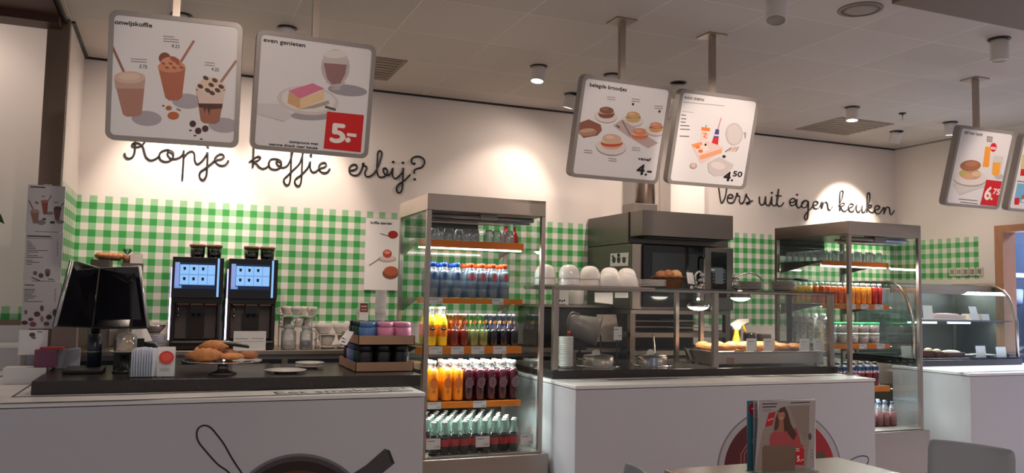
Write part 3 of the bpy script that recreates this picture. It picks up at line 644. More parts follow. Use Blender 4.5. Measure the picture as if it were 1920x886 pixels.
# ================================================================== glass fronted bottle cabinets
SHUT = mat('shutter_slat', (.05, .042, .04), .5)
def cabinet(label, x0, x1, rails, cards, base_z, y0=4.56, y1=5.19, ye=4.6, rx0=None, rx1=None, e=3.1):
    o = thing('display_cabinet', label, 'cabinet', ((x0+x1)/2, y0, 0))
    bz = base_z
    b = MB(); b.box(x0+.002, x1+.035, y0-.02, y1, .09, bz); b.box(x0+.03, x1, y0+.02, y1-.02, 0, .09)
    obj('base', b, STEEL, o, bevel=.003)
    obj('deck', MB().box(x0+.01, x1-.01, y0+.004, y1-.01, bz+.001, bz+.008), STEELD, o)
    w_ = .027
    for x in (x0, x1-w_):
        for y in (y0, y1-w_): obj('post', MB().box(x, x+w_, y, y+w_, bz, 1.905), STEEL, o, bevel=.002)
    c = MB(); c.box(x0, x1, y0, y1, 1.905, 2.0); obj('canopy', c, STEEL, o, bevel=.003)
    for x in (x0+.006, x1-.012): obj('side_pane', MB().box(x, x+.005, y0+w_, y1-w_, bz+.01, 1.905), GLASS, o)
    obj('back_pane', MB().box(x0+w_, x1-w_, y1-.016, y1-.011, bz+.01, 1.905), GLASS, o)
    s = MB()
    for i in range(7): s.box(x0+.03, x1-.22, y1-.035+.003*(i % 2), y1-.028+.003*(i % 2), 1.78+i*.018, 1.797+i*.018)
    obj('shutter', s, SHUT, o)
    r_ = MB(); r_.cyl((x0+.03, y0+.10, 1.885), (x1-.04, y0+.10, 1.885), .014); r_.cyl((x0+.03, y0+.16, 1.87), (x1-.04, y0+.16, 1.87), .010); r_.box((x0+x1)/2-.02, (x0+x1)/2+.09, y0+.08, y0+.18, 1.872, 1.903)
    r_.box(x0+.03, x0+.52, y0+.11, y0+.14, 1.845, 1.853)
    obj('blind_roller', r_, STEELD, o)
    area('canopy_fill', ((x0+x1)/2, y0+.40, 1.86), x1-x0-.1, .02, e*.14, (.95, 1, .96), (R(10), 0, 0), parent=o)  # fill light added under the canopy to bring out the tumblers
    for i, (zt, zb) in enumerate(rails):
        sh = obj('shelf', MB().box(rx0+.004, rx1-.004, 4.793, y1-.03, zt-.02, zt-.004), STEELD, o)
        for x in (rx0+.01, rx1-.02): br = MB(); br.prism([(x, y1-.03, zt-.02), (x, 4.85, zt-.02), (x, y1-.03, zt-.09)], (.006, 0, 0)); obj('bracket', br, STEELD, sh)
        obj('price_rail', MB().box(rx0, rx1, 4.78, 4.792, zb, zt-.003), ORANGE, sh)
        obj('led_strip', MB().box(rx0+.01, rx1-.01, 4.794, 4.815, zb-(.008 if i == 0 else -.012), zb+.006+(.012 if i else 0)), LEDW, sh)
        area('shelf_light', ((rx0+rx1)/2, 4.815, zb+(.008 if i else -.012)), rx1-rx0-.06, .02, e, (.93, 1, .95), (R(-12), 0, 0), parent=o)
        for j, (pa, pb) in enumerate(cards[i]):
            xa = W(pa, 560, 4.78).x; xb = W(pb, 560, 4.78).x; h = (zt-zb)
            a = Art((xa, 4.7795, zb-.002), (1, 0, 0), (0, 0, 1)); a.poly([(0, 0), (xb-xa, 0), (xb-xa, h+.001), (0, h+.001)], (.80, .78, .78), False)
            a.line([(.006, h*.75), ((xb-xa)*.7, h*.75)], .003, (.3, .28, .28), False); a.text('2.50', (xb-xa)*.62, h*.12, (xb-xa)*.93, h*.12, .011, (.1, .1, .1), False)
            pc = a.build('price_card', sh)
    return o
CAB1 = cabinet('tall steel and glass bottle cabinet between the left and middle counters', 1.337, 2.085,
               [(1.754, 1.706), (1.403, 1.367), (1.111, 1.065), (.782, .742)],
               [[], [(805, 830), (923, 944)], [(807, 832), (848, 872), (886, 910), (927, 951)], [(807, 832), (892, 916)]], .49, rx0=1.352, rx1=2.035)
CAB2 = cabinet('tall steel and glass cabinet at the right between the heated tray and the cake case', 4.416, 5.11,
               [(1.733, 1.694), (1.412, 1.375), (1.115, 1.078), (.80, .756)],
               [[], [(1594, 1604), (1614, 1628), (1640, 1656)], [(1610, 1624), (1643, 1658)], []], .51, y0=4.50, y1=5.28, rx0=4.44, rx1=5.085, e=2.5)

# ---- bottles: prototypes stand at the origin, then every bottle is its own copy
def capm(n, c): return mat('cap_'+n, c, .3)
def bottle(label, group, prof, liq, level, cap, capr, caph, band=None, shell=CLEAR, name='bottle', n=14, art=None):
    """prof: outer glass (r, z); liquid fills it up to level"""
    o = thing(name, label, 'bottle', group=group)
    top = prof[-1][1]
    lp = [(r, z) for r, z in prof if z < level]; up = [(r, z) for r, z in prof if z > level]; rl = lp[-1][0]
    for (r0, z0), (r1, z1) in zip(prof, prof[1:]):
        if z0 <= level <= z1: rl = r0+(r1-r0)*(level-z0)/(z1-z0); break
    obj('glass', MB().lathe([(rl, level)]+up, n=n, cap=False), shell, o)
    obj('drink', MB().lathe(lp+[(rl, level)], n=n), liq, o)
    obj('cap', MB().lathe([(capr, top-caph*.45), (capr, top+caph*.5), (capr*.85, top+caph*.55)], n=n), cap, o)
    if band:
        (z0, z1, r, m) = band
        obj('label', MB().lathe([(r, z0), (r, z1)], n=n, cap=False), m, o)
    if art: art(o)
    return o
CAPB = capm('blue', (.01, .06, .42)); CAPR = capm('red', (.75, .06, .01)); CAPW = capm('white', (.8, .8, .8)); CAPK = capm('black', (.02, .02, .02)); CAPM = mat('cap_metal', (.72, .74, .72), .25, .9)
WAT = glassy('water', (.62, .72, .82), .10, .5, .05, diff=(.20, .25, .31), dw=.5)
def liqm(n, c, r=.12): return mat('drink_'+n, c, r, coat=.6, sss=0)
L_OR = liqm('orange', (.95, .30, .01)); L_PU = liqm('purple', (.05, .004, .012)); L_YE = liqm('yellow', (.85, .62, .02)); L_RD = liqm('red', (.16, .012, .004)); L_GR = liqm('green', (.20, .22, .07)); L_DK = liqm('dark', (.012, .006, .008)); L_AM = liqm('amber', (.72, .25, .015)); L_RE = liqm('bright_red', (.42, .02, .012)); L_RO = liqm('red_orange', (.62, .10, .015)); L_CO = liqm('cola', (.010, .008, .008)); L_PK = liqm('pink', (.45, .20, .19)); L_LY = liqm('light_yellow', (.80, .48, .10))
def disc_rings(o, z, r, y, cols, rr, step=.0006):
    a = Art((0, -y, z), (1, 0, 0), (0, 0, 1))
    for c, q in zip(cols, rr): a.ell(0, 0, q, q, c, px=False, n=18)
    a.build('logo', o)
def wrapped_mark(o, r, z, hw, hh, col, name='logo', n=6):
    """small printed mark that follows the bottle's round front"""
    m = MB(); m.col = lin(col)
    vs = []; 
    for i in range(n+1):
        a = -hw/r + 2*hw/r*i/n; k = math.sqrt(max(0, 1-(2*i/n-1)**2))
        vs += [(r*math.sin(a), -r*math.cos(a), z-hh*k), (r*math.sin(a), -r*math.cos(a), z+hh*k)]
    m.add(vs, [(2*i, 2*i+2, 2*i+3, 2*i+1) for i in range(n)]); return obj(name, m, PRINT, o)
def wat_b(name, cap, col):
    prof = [(.026, 0), (.031, .006), (.031, .05), (.029, .055), (.031, .06), (.031, .10), (.029, .105), (.031, .11), (.031, .148), (.024, .172), (.013, .188), (.012, .198)]
    return bottle(name, 'water bottles on the second shelf of the left cabinet', prof, WAT, .165, cap, .0165, .026, None, PET, 'water_bottle', art=lambda o: wrapped_mark(o, .0316, .128, .017, .022, col))
KB = kind(wat_b('b', CAPB, (.20, .32, .55))); KR = kind(wat_b('r', CAPR, (.72, .28, .30)))
def row(K, xs, ys, z, labf, group=None, jitter=.002, stag=0):
    for j, y in enumerate(ys):
        for i, x in enumerate(xs):
            k = K(i, j) if callable(K) else K
            k.put((x+(stag if j % 2 else 0)+random.uniform(-jitter, jitter), y+random.uniform(-jitter, jitter), z), labf(i, j), group, random.uniform(-.3, .3) if j else random.uniform(-.12, .12))
ROWN = ['front row', 'second row', 'third row', 'fourth row', 'fifth row', 'sixth row', 'seventh row', 'back row']
xs = [W(px, 520, 4.83).x for px in (812, 833, 857, 883, 904, 924.5, 945)]
def rowlab(thing_, place, n):
    return lambda i, j: '%s, %s, %s' % (thing_(i, j), ROWN[j], nth(i, n))
row(lambda i, j: KB if i < 3 else KR, xs, (4.83, 4.90, 4.97), 1.404, rowlab(lambda i, j: 'blue capped clear water bottle' if i < 3 else 'red capped clear water bottle', 'on the cabinet shelf', 7), 'water bottles on the second shelf of the left cabinet')

# soft drinks, third shelf
def tall_yellow():
    prof = [(.026, 0), (.030, .005), (.030, .14), (.022, .165), (.0125, .19), (.0125, .215), (.014, .225)]
    def art(o):
        a = MB(); a.col = lin((.80, .34, .05)); 
        obj('label', MB().lathe([(.0307, .055), (.0307, .125)], n=14, cap=False), mat('label_orange', (.70, .20, .02), .4), o)
        wrapped_mark(o, .0312, .103, .020, .010, (.06, .06, .06)); wrapped_mark(o, .0314, .106, .012, .004, (.9, .8, .5), 'lettering')
    return bottle('y', 'soft drinks on the third shelf of the left cabinet', prof, L_YE, .185, CAPW, .014, .014, None, CLEAR, 'soft_drink_bottle', art=art)
def swing(liq, tint, lab, shell):
    prof = [(.025, 0), (.029, .006), (.029, .085), (.024, .11), (.014, .145), (.0125, .175), (.014, .185)]
    def art(o):
        wrapped_mark(o, .0175, .142, .012, .011, lab, 'neck_label'); 
        m = MB(); m.col = lin((.52, .50, .50)); r = .0275
        m.add([(0, -r-.001, .128), (.014, -r+.003, .108), (0, -r-.002, .088), (-.014, -r+.003, .108)], [(0, 3, 2, 1)]); obj('diamond_label', m, PRINT, o)
    return bottle('s', 'soft drinks on the third shelf of the left cabinet', prof, liq, .098, CAPM, .015, .014, None, shell, 'soft_drink_bottle', art=art)
KY = kind(tall_yellow())
KRD = kind(swing(L_RD, 0, (.70, .35, .20), glassy('orange_glass', (1, .45, .16), .10, .6))); KGR = kind(swing(L_GR, 0, (.70, .45, .25), glassy('green_glass', (.55, .95, .55), .10, .6))); KDK = kind(swing(L_DK, 0, (.75, .50, .28), glassy('violet_glass', (.55, .55, .85), .10, .6)))
pxs = [(808, KY), (829, KY), (850, KRD), (869, KRD), (888, KGR), (906, KGR), (925, KDK), (943.5, KDK), (962, KDK)]
nm = ['yellow soft drink bottle with orange label'] * 2 + ['red brown soft drink bottle with diamond label'] * 2 + ['pale green soft drink bottle with diamond label'] * 2 + ['dark soft drink bottle with diamond label'] * 3
row(lambda i, j: pxs[i][1], [W(p[0], 640, 4.83).x for p in pxs], (4.83, 4.905, 4.98), 1.112, rowlab(lambda i, j: nm[i], 'on the third shelf', 9), 'soft drinks on the third shelf of the left cabinet')

# large juice bottles, fourth shelf
def juice(liq, ring, mid):
    prof = [(.028, 0), (.033, .006), (.033, .155), (.030, .178), (.015, .20), (.0145, .225)]
    def art(o):
        a = Art((0, -.0338, .105), (1, 0, 0), (0, 0, 1))
        for c, q in ((ring, .0245), (mid, .019), (ring, .0145), (mid, .009), (ring, .0045)): a.ell(0, 0, q, q*1.25, c, px=False, n=18)
        a.build('ring_logo', o)
        wrapped_mark(o, .0336, .055, .008, .010, tuple(v*.8 for v in mid), 'small_mark')
    return bottle('j', 'large juice bottles in the left cabinet', prof, liq, .187, CAPW, .0175, .024, None, CLEAR, 'juice_bottle', n=18, art=art)
KO = kind(juice(L_OR, (.86, .42, .22), (.94, .52, .12))); KP = kind(juice(L_PU, (.60, .44, .48), (.20, .06, .10)))
pj = [812, 838, 857.5, 877, 898.6, 919.5, 941, 961]
row(lambda i, j: KO if i < 3 else KP, [W(p, 720, 4.835).x for p in pj], (4.835, 4.91, 4.985), .783, rowlab(lambda i, j: 'orange juice bottle with ring logo' if i < 3 else 'dark purple juice bottle with ring logo', 'in the left cabinet', 8), 'large juice bottles in the left cabinet')

# small cola bottles, bottom tray
def cola():
    prof = [(.025, 0), (.028, .005), (.027, .05), (.0285, .09), (.024, .115), (.014, .145), (.0125, .178)]
    o = bottle('c', 'small glass cola bottles in the bottom tray', prof, L_CO, .112, CAPM, .0155, .012, (.045, .085, .0292, mat('label_red', (.50, .02, .03), .4)), PETG, 'cola_bottle', n=10)
    return o
KC = kind(cola())
xc = [W(812, 830, 4.66).x + i*.0625 for i in range(9)]
def collab(i, j):
    if j == 0: return 'small capped cola bottle in the bottom tray, %s of the front row' % nth(i, 9)
    if j == 1: return 'small capped cola bottle just behind the front row, %s of its row' % nth(i, 9)
    return 'small capped cola bottle in the bottom tray, %s, %s' % (ROWN[j], nth(i, 9))
row(KC, xc, [4.655+.0635*k for k in range(8)], .499, collab, 'small glass cola bottles in the bottom tray', .003, .031)
o = thing('tray_guard', 'clear plastic guard with price cards in front of the cola bottles', 'guard', (1.7, 4.6, .5))
obj('clear_strip', MB().box(1.366, 2.03, 4.612, 4.615, .499, .603), GLASS, o)
for pa, pb in ((799, 826), (892, 918), (976, 1000)):
    xa = W(pa, 830, 4.61).x; xb = W(pb, 830, 4.61).x
    a = Art((max(xa, 1.368), 4.6105, .535), (1, 0, 0), (0, 0, 1)); ww = xb-max(xa, 1.368)
    a.poly([(0, 0), (ww, 0), (ww, .062), (0, .062)], (.82, .80, .79), False); a.line([(.008, .048), (ww*.6, .048)], .004, (.3, .28, .28), False); a.text('2.50', ww*.55, .008, ww*.92, .008, .014, (.1, .1, .1), False); a.build('price_card', o)

# tumblers
def tumbler(r=.033, h=.072):
    o = thing('tumbler', 't', 'glass', group='upside down tumblers')
    obj('glass', MB().lathe([(r, 0), (r*.99, h*.6), (r*.86, h*.92), (r*.7, h), (.001, h)], n=16, cap=False), CLEAR, o)
    obj('foot', MB().lathe([(r*.62, h), (r*.62, h+.004)], n=16), CLEAR, o)
    return o
KT = kind(tumbler())
pt = [(823, 4.84), (840.5, 4.87), (860, 4.93), (874, 4.84), (889, 4.85), (916.7, 4.85), (931, 4.85), (954, 4.84), (946, 4.93), (814, 4.93)]
for i, (px, y) in enumerate(pt): KT.put((W(px, 455, y).x, y, 1.754), 'upside down tumbler in the left cabinet, %s in view' % nth(sorted(pt).index((px, y)), 10), 'tumblers in the left cabinet')
for px, lab in ((949, 'small dark red bottle behind the tumblers, left of the pair'), (965, 'small dark red bottle behind the tumblers, right of the pair')):
    x = W(px, 430, 5.00).x
    o = bottle(lab, 'dark red bottles behind the tumblers', [(.022, 0), (.026, .005), (.026, .05), (.010, .085), (.009, .130)], L_RE, .115, CAPM, .011, .012, None, CLEAR, 'sauce_bottle'); o.location = (x, 5.00, 1.7545)
for i in range(11):
    KT.put((4.475+i*.056+(.0 if i % 2 else .008), 4.84+(i % 2)*.02, 1.733), 'upside down tumbler in the right cabinet, %s of the front row' % nth(i, 11), 'tumblers in the right cabinet')
for i in range(5): KT.put((4.475, 4.90+i*.068, 1.733), 'upside down tumbler along the left pane of the right cabinet, %s from the front' % ORD[i+1], 'tumblers in the right cabinet')

# right cabinet drinks
def small(liq, n_, cap=CAPW):
    return bottle('s', 'small juice bottles in the right cabinet', [(.022, 0), (.026, .004), (.026, .10), (.022, .122), (.014, .135), (.0135, .146)], liq, .128, cap, .0165, .018, None, CLEAR, 'juice_bottle', n=12)
KA = kind(small(L_AM, 0)); KRR = kind(small(L_RE, 0)); KRO = kind(small(L_RO, 0)); KLY = kind(small(L_LY, 0))
cs = [KRO, KRO, KRO, KRO, KRO, KA, KA, KA, KA, KRR, KRR]; cn = ['red orange']*5 + ['amber']*4 + ['deep red']*2
row(lambda i, j: cs[i], [4.475+.0565*i for i in range(11)], (4.83, 4.89), 1.413, rowlab(lambda i, j: 'small %s juice bottle' % cn[i], 'in the right cabinet', 11), 'small juice bottles in the right cabinet')
for j in range(5): KLY.put((4.475, 4.952+.058*j, 1.413), 'small yellow juice bottle along the left pane of the right cabinet, %s' % ['nearest', 'second nearest', 'middle one', 'second farthest', 'farthest'][j], 'small juice bottles in the right cabinet')
o = thing('milk_carton', 'c', 'carton'); c = MB(); c.box(-.028, .028, -.028, .028, 0, .18); c.add([(-.028, -.028, .18), (.028, -.028, .18), (.028, .028, .18), (-.028, .028, .18), (-.028, 0, .205), (.028, 0, .205)], [(0, 1, 5, 4), (2, 3, 4, 5), (0, 4, 3), (1, 2, 5)])
obj('carton', c, mat('carton_board', (.50, .50, .50), .4), o); obj('screw_cap', MB().lathe([(.022, 0), (.022, .030)], (0, -.004, .190), 12), CAPW, o)
a = Art((-.0284, .02, .02), (0, 0, 1), (0, 1, 0)); a.text('OLOJ', .0, -.030, .13, -.030, .032, (.22, .22, .24), False); a.build('lettering', o)
a = Art((0.018, -.0284, .02), (0, 0, 1), (-1, 0, 0)); a.text('OLOJ', .0, .002, .13, .002, .032, (.22, .22, .24), False); a.build('lettering', o)
KM = kind(o)
for j in range(5): KM.put((4.477, 4.83+.082*j, 1.116), 'white drink carton with vertical lettering by the left pane, %s' % (['nearest', 'second nearest', 'middle', 'second farthest', 'farthest'][j]), 'white drink cartons in the right cabinet')
# salad pots with green lids
def pot(col, lid):
    o = thing('salad_pot', 'p', 'pot')
    obj('cup', MB().lathe([(.036, 0), (.044, .006), (.048, .066)], n=18), CLEAR, o)
    obj('salad', MB().lathe([(.034, .002), (.042, .008), (.044, .045), (.03, .052), (.001, .054)], n=18), mat('salad_'+str(col[0]), col, .6, noise=.6, nscale=60), o)
    obj('lid', MB().lathe([(.050, .064), (.050, .074), (.046, .078), (.001, .078)], n=18), lid, o); return o
GL = mat('green_lid', (.01, .42, .07), .3); CL = mat('clear_lid', (.55, .58, .55), .15)
kp = [kind(pot((.52, .24, .12), GL)), kind(pot((.40, .16, .09), GL)), kind(pot((.55, .30, .18), CL)), kind(pot((.36, .19, .13), CL))]
for i in range(5):
    x = 4.585+.104*i
    kp[2+i % 2].put((x, 4.86, 1.116), 'clear lidded salad pot, %s of the lower pots' % nth(i, 5), 'salad pots in the right cabinet')
    kp[i % 2].put((x, 4.86, 1.1945), 'green lidded salad pot stacked on top, %s of the upper pots' % nth(i, 5), 'salad pots in the right cabinet')
KS = kind(bottle('d', 'dark red bottles low in the right cabinet', [(.028, 0), (.033, .005), (.033, .09), (.026, .125), (.014, .15), (.0135, .165)], mat('drink_berry', (.12, .008, .02), .1, coat=.6), .10, BLUED and CAPK, .016, .018, (.095, .14, .0285, mat('label_navy', (.02, .03, .08), .3)), CLEAR, 'berry_drink_bottle'))
row(KS, [4.62+.0735*i for i in range(6)], (4.83, 4.91), .801, rowlab(lambda i, j: 'dark red drink bottle with navy neck', 'low in the right cabinet', 6), 'dark red bottles low in the right cabinet')
KSS = kind(bottle('p', 'pale bottles at the bottom of the right cabinet', [(.026, 0), (.029, .005), (.029, .10), (.022, .13), (.013, .15), (.0125, .165)], mat('drink_rose', (.26, .12, .12), .2), .10, capm('navy', (.10, .14, .24)), .015, .016, None, PET, 'water_bottle'))
row(KSS, [4.82+.066*i for i in range(4)], (4.70, 4.77, 4.84), .519, rowlab(lambda i, j: 'blue capped pink drink bottle', 'at the bottom of the right cabinet', 4), 'pale bottles at the bottom of the right cabinet')

# ================================================================== back counter behind the left counter
o = thing('back_counter', 'stainless steel back counter under the coffee machines', 'counter', (1.2, 5.72, 0))
obj('top', MB().box(-.62, 2.9, 5.70, 6.275, 1.0, 1.03), STEEL, o, bevel=.003)
obj('body', MB().box(-.62, 2.9, 5.74, 6.275, .08, .999), STEELD, o)
for i in range(5):
    d = obj('drawer', MB().box(-.58+i*.66, .04+i*.66, 5.725, 5.739, .72, .97), BLUED, o)
    obj('handle', MB().box(-.50+i*.66, -.04+i*.66, 5.705, 5.724, .93, .945), STEEL, d)
    obj('door', MB().box(-.58+i*.66, .04+i*.66, 5.725, 5.739, .12, .70), BLACK, o)
ZB = 1.0302
SCRBG = mat('screen_light', (.05, .1, .2), .3, emis=(.16, .36, .72), estr=.62)
SCRT = mat('screen_tile', (.05, .1, .2), .3, emis=(.27, .52, .92), estr=.78)
SCRS = mat('screen_sidebar', (.1, .15, .3), .3, emis=(.22, .30, .62), estr=.8)
SCRD = mat('screen_dark', (.01, .02, .05), .2, emis=(.01, .02, .06), estr=.5)
MACH = mat('machine_dark', (.035, .028, .026), .3, .3)
MACHP = mat('machine_panel', (.12, .098, .09), .45, .0)
BRONZE = mat('bronze', (.34, .18, .12), .4, .3)
SMOKE = glassy('smoked_glass', (.35, .33, .32), .10, .6)
BEAN = mat('beans', (.03, .015, .01), .5, noise=.5, nscale=90, bump=.6)
def machine():
    """origin: front left foot; about .31 wide, .48 deep, .60 high"""
    o = thing('coffee_machine', 'm', 'coffee machine', group='coffee machines')
    b = MB(); b.box(0, .31, 0, .48, .004, .06); b.box(.0, .31, .10, .48, .06, .60); b.box(0, .02, .0, .10, .06, .30); b.box(.285, .31, .02, .10, .06, .30)
    b.box(0, .31, 0, .10, .30, .34)
    obj('body', b, MACH, o, bevel=.004)
    obj('back_panel', MB().box(.03, .28, .085, .099, .07, .29), MACHP, o)
    n = MB(); n.box(.10, .21, .072, .085, .08, .24); n.box(.103, .207, .066, .074, .17, .175); obj('recess_frame', n, MACH, o)
    g = MB(); 
    for x in (.035, .118, .205): g.box(x, x+.075, .01, .085, .292, .316)
    obj('outlet_rail', g, BRONZE, o)
    d = MB(); d.box(.115, .20, .02, .08, .235, .292); d.cyl((.14, .05, .235), (.14, .05, .215), .008); d.cyl((.175, .05, .235), (.175, .05, .215), .008); obj('spout', d, BLACK, o)
    s = MB(); s.cyl((.045, .05, .29), (.045, .05, .23), .004); s.cyl((.045, .05, .23), (.045, .05, .215), .007); obj('milk_pipe', s, CHROME, o)
    obj('drip_grid', MB().box(.02, .29, -.03, .09, .045, .058), BLACKG, o); obj('drip_edge', MB().box(.015, .295, -.034, -.03, .05, .056), STEEL, o)
    # touch screen door, leaning back slightly
    sc_ = MB(); sc_.box(-.002, .312, -.022, 0, .335, .60); door = obj('screen_panel', sc_, BLACKG, o, bevel=.003)
    obj('screen', MB().box(.012, .262, -.0235, -.022, .395, .565), SCRD, door)
    obj('screen_sidebar', MB().box(.014, .042, -.0245, -.0235, .40, .565), SCRS, door)
    obj('screen_field', MB().box(.044, .258, -.0245, -.0235, .42, .552), SCRBG, door)
    tl = MB()
    for r_ in range(2):
        for c_ in range(4): tl.box(.046+c_*.056, min(.046+c_*.056+.052, .258), -.0252, -.0245, .424+r_*.066, .484+r_*.066)
    obj('screen_tiles', tl, SCRT, door)
    ic = MB()
    for r_ in range(2):
        for c_ in range(3):
            x = .072+c_*.056; z = .445+r_*.066
            ic.add([(x-.009, -.0256, z+.024), (x+.009, -.0256, z+.024), (x+.006, -.0256, z+.004), (x-.006, -.0256, z+.004)], [(0, 3, 2, 1)])
    obj('cup_icons', ic, BLUED, door)
    obj('screen_button', MB().box(.014, .058, -.0245, -.0235, .398, .415), SCRBG, door)
    obj('light_bar', MB().box(.272, .285, -.027, -.022, .345, .595), SCRT, door)
    obj('led_edge', MB().box(-.010, -.002, .0, .02, .065, .335), LEDB, o); obj('led_edge', MB().box(-.010, -.002, -.02, .0, .335, .53), mat('led_blue_dim', (1, 1, 1), .5, emis=(.40, .38, .9), estr=1.2), o)
    for x, h in ((.15, .075), (.255, .075)):
        hp = obj('bean_hopper', MB().lathe([(.040, .60), (.046, .62), (.048, .60+h), (.044, .60+h)], (x, .14, 0), 14), SMOKE, o)
        obj('beans', MB().lathe([(.038, .605), (.044, .60+h*.72)], (x, .14, 0), 12), BEAN, hp)
        obj('hopper_lid', MB().lathe([(.052, .60+h), (.052, .60+h+.014), (.048, .60+h+.018)], (x, .14, 0), 14), BRONZE, hp)
    return o
K = kind(machine()); x0 = W(321, 560, 5.78).x
K.put((x0, 5.78, ZB), 'tall dark coffee machine with blue touch screen, left one of the pair', 'coffee machines')
K.put((x0+.345, 5.78, ZB), 'tall dark coffee machine with blue touch screen and white notice, right one', 'coffee machines')
# notice leaning at the right machine
p = W(468, 640, 5.70); n_ = obj('notice_card', MB().box(p.x-.10, p.x+.105, 5.72, 5.724, ZB, ZB+.125), PAPER, origin=(p.x, 5.72, ZB)); tag(n_, 'white notice card standing in front of the right coffee machine', 'card')
a = Art((p.x-.10, 5.7195, ZB), (1, 0, 0), (0, 0, 1)); a.scrib(.01, .075, .09, .075, (.3, .3, .3), .003, px=False); a.scrib(.115, .077, .19, .077, (.3, .3, .3), .003, px=False); a.scrib(.01, .055, .19, .058, (.5, .5, .5), .002, px=False); a.build('printed_lines', n_)

def posn(i, n):
    if i == 0: return 'bottom'
    if i == n-1: return 'top'
    return ORD[i]+' from the bottom' if i < n/2 else ORD[n-1-i]+' from the top'
def stack(name, label, cat, base, prof, n, dz, m, group, unit=None, labf=None, scale=1, nseg=22):
    o = thing(name, 'x', cat, group=group); obj('dish', MB().lathe(prof, n=nseg), m, o)
    if unit: unit(o)
    K = kind(o)
    for i in range(n):
        pos = posn(i, n)
        K.put((base[0]+random.uniform(-.001, .001), base[1]+random.uniform(-.001, .001), base[2]+i*dz), '%s, %s one' % (label, pos), group, random.uniform(0, 3), (scale, scale, 1) if scale != 1 else None)
    return K
PL = [(.045, 0), (.05, .002), (.080, .010), (.090, .0125), (.090, .0145), (.083, .0145), (.05, .006), (.001, .005)]
stack('saucer', 'grey white saucer left of the coffee machines', 'saucer', (W(285, 640, 5.9).x, 5.9, ZB), PL, 10, .0088, CREAM, 'stacked saucers left of the coffee machines')
b = thing('bowl', 'brown bowl on the saucer stack left of the coffee machines', 'bowl', (W(285, 600, 5.9).x, 5.9, ZB+.102)); obj('shell', MB().lathe([(.05, 0), (.082, .04), (.085, .05), (.08, .05), (.05, .006), (.001, .005)], b.location, 22), mat('brown_ceramic', (.16, .10, .07), .3), b); obj('rim', MB().lathe([(.083, .048), (.087, .05), (.083, .054), (.079, .05)], b.location, 22, cap=False), CHROME, b)

# wooden boxes and things behind the cash screens
p = W(205, 560, 6.05)
o = tag(obj('wooden_box', MB().box(p.x-.11, p.x+.0, 5.9, 6.2, ZB, 1.60), MACHP, origin=(p.x, 6.0, ZB)), 'dark box standing behind the cash screens, by the wall', 'box')
for i, (a_, b_) in enumerate(((184, 226),)):
    xa, xb = W(a_, 493, 6.05).x, W(b_, 493, 6.05).x
    o = thing('wicker_basket', 'orange brown basket behind the cash screens', 'basket', ((xa+xb)/2, 6.05, 1.601)); m = MB(); m.lathe([(.5*(xb-xa), 0), (.55*(xb-xa), .03)], ((xa+xb)/2, 6.05, 1.601), 16); obj('bowl', m, WICKER, o)
    m = MB()
    for k in range(5): m.ball(((xa+xb)/2-.06+k*.03, 6.05, 1.63), .03, .03, .022, jit=.08)
    obj('rolls', m, BAKE, o)
p = W(244, 492, 6.05)
o = thing('plant_pot', 'small potted plant behind the right cash screen', 'plant', (p.x-.01, 6.05, ZB)); obj('crate', MB().box(p.x-.05, p.x+.08, 5.98, 6.12, ZB, 1.585), MACHP, o)
obj('pot', MB().lathe([(.022, 1.585), (.028, 1.64)], (p.x-.02, 6.05, 0), 14), mat('terracotta', (.25, .10, .06), .7), o)
m = MB()
for k in range(12):
    a_ = k*.9; m.add([(p.x-.02, 6.05, 1.64), (p.x-.02+.03*math.cos(a_), 6.05+.03*math.sin(a_), 1.665+.004*(k % 3)), (p.x-.02+.018*math.cos(a_+.3), 6.05+.018*math.sin(a_+.3), 1.685)], [(0, 1, 2)])
obj('leaves', m, mat('leaf', (.02, .09, .02), .5), o)
o = tag(obj('small_box', MB().box(p.x+.0, p.x+.075, 6.02, 6.08, 1.586, 1.65), CREAM, origin=(p.x+.04, 6.05, 1.586)), 'small pale box beside the potted plant behind the cash screens', 'box')

# jars, cups and racks right of the machines
def jar(px, h, r, label, fill):
    p = W(px, 640, 5.80); o = thing('glass_jar', label, 'jar', (p.x, 5.80, ZB))
    obj('glass', MB().lathe([(r*.95, 0), (r, .01), (r, h*.75), (r*.7, h*.85), (r*.7, h*.92)], o.location, 18), CLEAR, o); obj('filling', MB().lathe([(r*.88, .004), (r*.92, h*.38), (.001, h*.4)], o.location, 16), fill, o)
    obj('lid', MB().lathe([(r*.8, h*.92), (r*.82, h), (r*.3, h+.012), (.001, h+.014)], o.location, 18), CLEAR, o)
jar(541, .155, .050, 'clear glass jar with pale contents, left of the two jars by the coffee machine', CREAM); jar(574, .15, .044, 'clear glass jar with dark contents, right of the two jars by the coffee machine', BEAN)
o = thing('cup_rack', 'low rack of cups right of the coffee machines', 'rack', (.90, 5.98, ZB))
xa, xb = W(527, 600, 5.95).x, W(592, 600, 5.95).x
m = MB()
for z in (1.17, 1.25): m.box(xa, xb, 5.90, 6.10, z, z+.008)
for x in (xa, xb-.008):
    for y in (5.90, 6.092): m.box(x, x+.008, y, y+.008, ZB, 1.258)
obj('frame', m, CREAM, o)
def cup(m_, r=.038, h=.058):
    o = thing('cup', 'c', 'cup'); obj('bowl', MB().lathe([(r*.55, 0), (r*.62, .004), (r*.95, h*.6), (r, h), (r*.93, h), (r*.85, h*.5), (.001, .01)], n=20), m_, o)
    obj('handle', MB().tube(smoothpath([(-r*.92, 0, h*.78), (-r*1.45, 0, h*.75), (-r*1.5, 0, h*.45), (-r*1.1, 0, h*.25), (-r*.8, 0, h*.25)], 3), .0045, 6), m_, o); return o
KC2 = kind(cup(CREAM))
